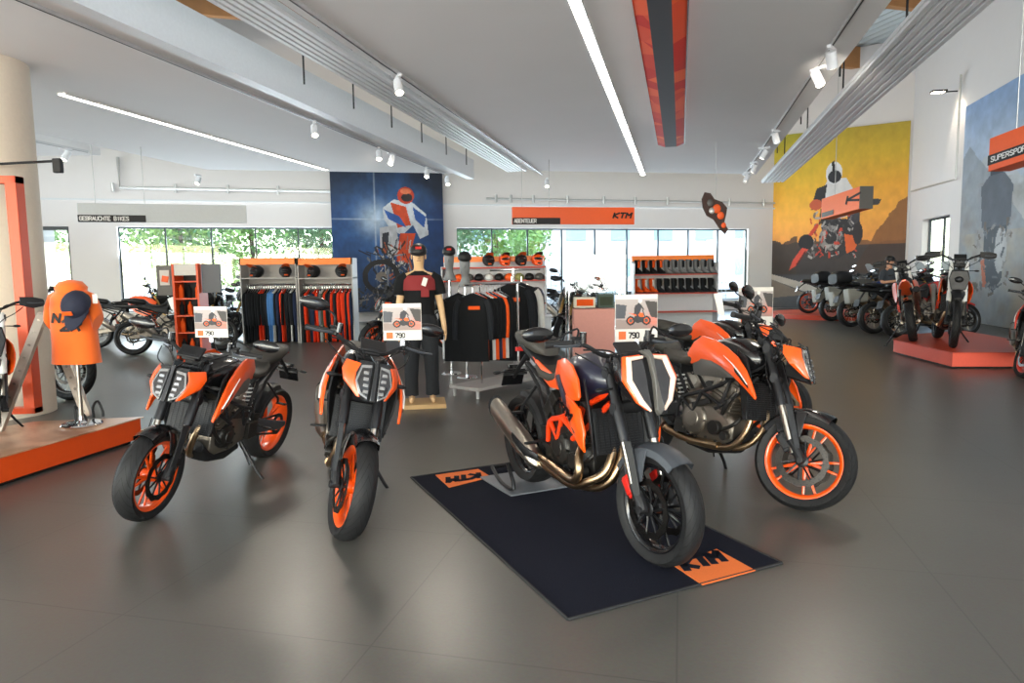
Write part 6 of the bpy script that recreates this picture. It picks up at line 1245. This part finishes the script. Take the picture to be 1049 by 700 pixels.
# ---------------------------------------------------------------- boot shelf
t, bx, bw, bz = unit('boot_shelf', 650, 736, 262, 17.5, 'light boot shelf with orange header in front of the right windows', 'shelf', (.5, .98, 1.46), HDR, .14, .4, WP, REDS)
def boot(mt, acc):
    t = empty('boot', label='x', cat='boot'); m = MB(); R_ = lambda y, z, w, d: [(math.cos(a)*w, y+math.sin(a)*d, z) for a in [2*PI*k/14 for k in range(14)]]
    m.loft([R_(-.06, .0, .045, .14), R_(-.06, .03, .05, .145), R_(-.03, .08, .047, .11), R_(.02, .13, .045, .065), R_(.02, .25, .055, .07), R_(.02, .36, .062, .075)]); o = m.build('boot_shaft', mt, t, smooth=60)
    m = MB(); m.loft([R_(-.06, -.008, .05, .15), R_(-.06, .015, .052, .15)]); m.build('boot_sole', RUB, t); m = MB(); m.loft([R_(-.052, .16, .04, .02), R_(-.052, .33, .045, .02)]); m.build('shin_plate', acc, o); return t
bts = {}
nb = 11
for j, z in enumerate((1.475, .995)):
    for i in range(nb):
        k = (('black', 'org') if i < 4 else ('grey', 'char')) if j == 0 else (('org', 'white') if i < 3 else ('char', 'black'))
        if k not in bts: bts[k] = o = boot(cm[k[0]], cm[k[1]])
        else: o = copy_tree(bts[k])
        ct = {('black', 'org'): 'black boot with orange shin plate', ('grey', 'char'): 'grey touring boot', ('org', 'white'): 'orange boot with white shin plate', ('char', 'black'): 'dark touring boot'}[k]; row = ('upper', 'lower')[j]
        o['label'] = '%s on the %s row of the boot shelf' % (ct, row); o['group'] = '%ss on the %s boot row' % (ct, row); o.location = (bx+.12+i*(bw-.24)/(nb-1), 17.72, z+.01); o.rotation_euler = (0, 0, R(35))
# ---------------------------------------------------------------- oil rack with boards at the left
a = AT(181, 336, 10.); b = AT(201, 270, 10.); w = b.x-a.x; zt = b.z; t = empty('product_rack', (a.x, 10., 0), R(4), 'narrow orange product rack filled with bottles between two boards', 'rack')
for x in (0, w): m = MB(); m.box((x, .15, zt/2), (.03, .34, zt)); m.build('side_panel', ORP, t)
m = MB(); m.box((w/2, .33, zt/2), (w, .02, zt)); m.build('back_panel', BLACK, t)
for z in (.1, .45, .75, 1.0, 1.25, 1.5): m = MB(); m.box((w/2, .15, z), (w, .32, .02)); m.build('shelf', ORP, t)
m = MB(); m.box((w/2, .0, zt-.09), (w*1.02, .02, .16)); m.build('header_card', PAPER, t)
m = MB(); m.box((-.15, .1, zt-.24), (.24, .05, .44), rz=.1); lb = m.build('side_board', GREY, t, bevel=.004); m = MB(); m.box((-.15, .06, zt-.2), (.13, .02, .22), rz=.1); m.build('board_card', PAPER, lb); m = MB(); m.box((-.14, .045, zt-.22), (.09, .01, .09), rz=.1, ry=.2); m.build('orange_square', ORANGE_M, lb)
m = MB(); m.box((w+.16, .1, zt-.22), (.26, .06, .42)); m.build('side_board', mat('board_grey', srgb(98, 100, 104), .6), t, bevel=.004)
def bottle(mt):
    m = MB(); m.loft([[(math.cos(q)*w_, math.sin(q)*d_, z) for q in [2*PI*k/10 for k in range(10)]] for z, w_, d_ in ((0, .035, .03), (.14, .035, .03), (.17, .015, .015), (.2, .014, .014))]); return m.build('oil_bottle', mt, smooth=50)
bo_ = {}
for j, z in enumerate((.46, .76, 1.01, 1.26)):
    for i in range(3):
        k = ('black', 'org')[(i+j) % 2]
        if k not in bo_: bo_[k] = o = bottle(cm[k])
        else: o = bo_[k].copy(); COL.objects.link(o)
        tag(o, '%s oil bottle standing in the orange product rack' % ('black' if k == 'black' else 'orange'), 'bottle', '%s oil bottles in the product rack' % k); p = V((a.x+.05+i*(w-.1)/2, 10.1, z)); o.location = p
# ---------------------------------------------------------------- background motorcycles
def floorpose(o, px, py, heading, lean=8, sc=1., z=0., rear=False, Y=None):
    p = FL(px, py, z) if Y is None else V((AT(px, 330, Y).x, Y, z)); h = R(heading); d = V((math.sin(h), -math.cos(h), 0))
    if rear: p = p+d*WB*sc
    pose(o, (p.x, p.y, z), heading, lean, 0, sc); return o
adv = make_bike('adv', R(8), 'white and black adventure motorcycle with silver silencer seen from its rear at the left', rim=BLACKG, paint=WHITE, paint2=BLACK, seatm=BLACK); floorpose(adv, 0, 0, 112, 8, 1.08, rear=True, Y=13.9); adv.location.x = AT(136, 340, 13.9).x
def cp(src, label, cols=()):
    o = copy_tree(src, label)
    for a_, b_ in cols: recolour(o, a_, b_)
    return o
o = cp(adv, 'orange and grey adventure motorcycle half hidden behind the orange t-shirt', ((WHITE, ORANGE),)); floorpose(o, 98, 0, 105, 8, 1.05, rear=True, Y=15.4)
o = cp(adv, 'black adventure motorcycle parked behind the orange product rack', ((WHITE, BLACKG),)); floorpose(o, 205, 0, 2, 8, 1.05, Y=16.2)
o = cp(adv, 'white adventure motorcycle standing right in front of the left windows'); floorpose(o, 168, 0, 100, 8, 1.05, rear=True, Y=18.5)
o = cp(adv, 'grey adventure motorcycle standing left of the left clothing bay', ((WHITE, GREY),)); floorpose(o, 240, 0, -30, 8, 1.05, Y=17.)
o = cp(adv, 'white adventure motorcycle with tall screen between display shelf and showcase'); floorpose(o, 572, 0, -25, 8, 1.08, Y=14.)
o = cp(adv, 'blue grey adventure motorcycle seen through the glass showcase', ((WHITE, GUN),)); floorpose(o, 612, 0, 60, 8, 1.05, Y=18.0)
o = cp(b4, 'black motorcycle standing in front of the dark blue rider mural'); floorpose(o, 381, 0, -62, 8, 1.1, Y=13.4)
# right row
advc = make_bike('adv', R(5), 'adventure motorcycle with grey side cases and round top case in the right row', rim=BLACKG, paint=GREY, paint2=BLACK, cases=True, topcase=True, seatm=BLACK, exhaust=BRONZE); floorpose(advc, 852, 329, 98, 8, 1.12, rear=True)
o = cp(advc, 'touring motorcycle with blue side panel and grey cases, second in the right row', ((GREY, BLUEP),)); floorpose(o, 872, 335, 98, 8, 1.12, rear=True)
advb = make_bike('adv', R(5), 'black adventure motorcycle with bronze silencer, third in the right row', rim=GUN, paint=BLACKG, paint2=BLACK, seatm=BLACK, exhaust=BRONZE); floorpose(advb, 895, 342, 98, 8, 1.12, rear=True)
o = cp(advb, 'red and black motorcycle with bronze silencer, nearest in the right row', ((BLACKG, mat('red_paint', srgb(176, 36, 30), .3, coat=.5)),)); floorpose(o, 920, 346, 98, 8, 1.12, rear=True)
o = cp(advb, 'white screened motorcycle behind the right row beside the small window', ((BLACKG, WHITE),)); floorpose(o, 946, 327, 98, 8, 1.12, rear=True)
dk = cp(b4, 'silver motorcycle with orange rear wheel on the flat orange plate by the yellow mural', ((ORANGE, SILVER),)); 
for ch in [x for x in bpy.data.objects if x.parent == dk and x.name.startswith(('rear_tyre', 'front_tyre'))]: recolour(ch, SILVER, ORANGE)
for ch in [x for x in bpy.data.objects if x.parent == dk and x.name.startswith(('rear_tyre', 'front_tyre'))]:
    for q in [x for x in bpy.data.objects if x.parent == ch]:
        if SILVER in list(q.data.materials): q.data.materials[0] = ORANGE
floorpose(dk, 828, 314, 82, 8, 1.1, z=.14, rear=True, Y=21.8)
pc_ = V((dk.location.x+.9, dk.location.y+.3, 0)); m = MB(); m.rev([(0, 0), (0, 1.9), (.14, 1.9), (.14, 0)], (pc_.x, pc_.y, 0), n=48, axis='Z', closed=False); tag(m.build('turntable_plate', ORR, smooth=40), 'round flat orange plate on the floor under the silver motorcycle', 'platform')
# right platform
q1, q2, q3 = FL(914, 362), FL(975, 378), FL(1040, 378); platform([q1, q2, q3, q3+V((1.2, 1.2, 0)), q1+V((2.3, 1.5, 0)), q1+V((.7, .9, 0))], .24, ORR, mat('platform_salmon', srgb(222, 92, 72), .4), 'red orange display platform with two off-road motorcycles at right')
en = make_bike('enduro', R(-6), 'off-road motorcycle with black hand guards facing the camera on the right platform', rim=BLACKG, paint=ORANGE, paint2=WHITE, lean_stand=True, mirrors=False, fend=BLACK); floorpose(en, 974, 356, -25, 5, 1.12, z=.25)
o = cp(en, 'orange and white off-road motorcycle behind at the left edge of the right platform'); floorpose(o, 936, 350, 150, 10, 1.08, z=.25, rear=True)
o = cp(en, 'off-road motorcycle whose spoked wheel shows beside the white column'); floorpose(o, 60, 0, 84, 8, 1.1, Y=8.75)
o = cp(en, 'small off-road motorcycle cut off by the left edge of the photo', ((BLACKG, SILVER),)); floorpose(o, -22, 0, 42, 5, .86, z=.232, Y=5.35)
rb = cp(b4, 'red orange motorcycle cut off by the right edge of the photo', ((ORANGE, mat('red_orange', srgb(206, 50, 26), .3, coat=.5)),)); floorpose(rb, 1050, 388, -35, 8, 1.)
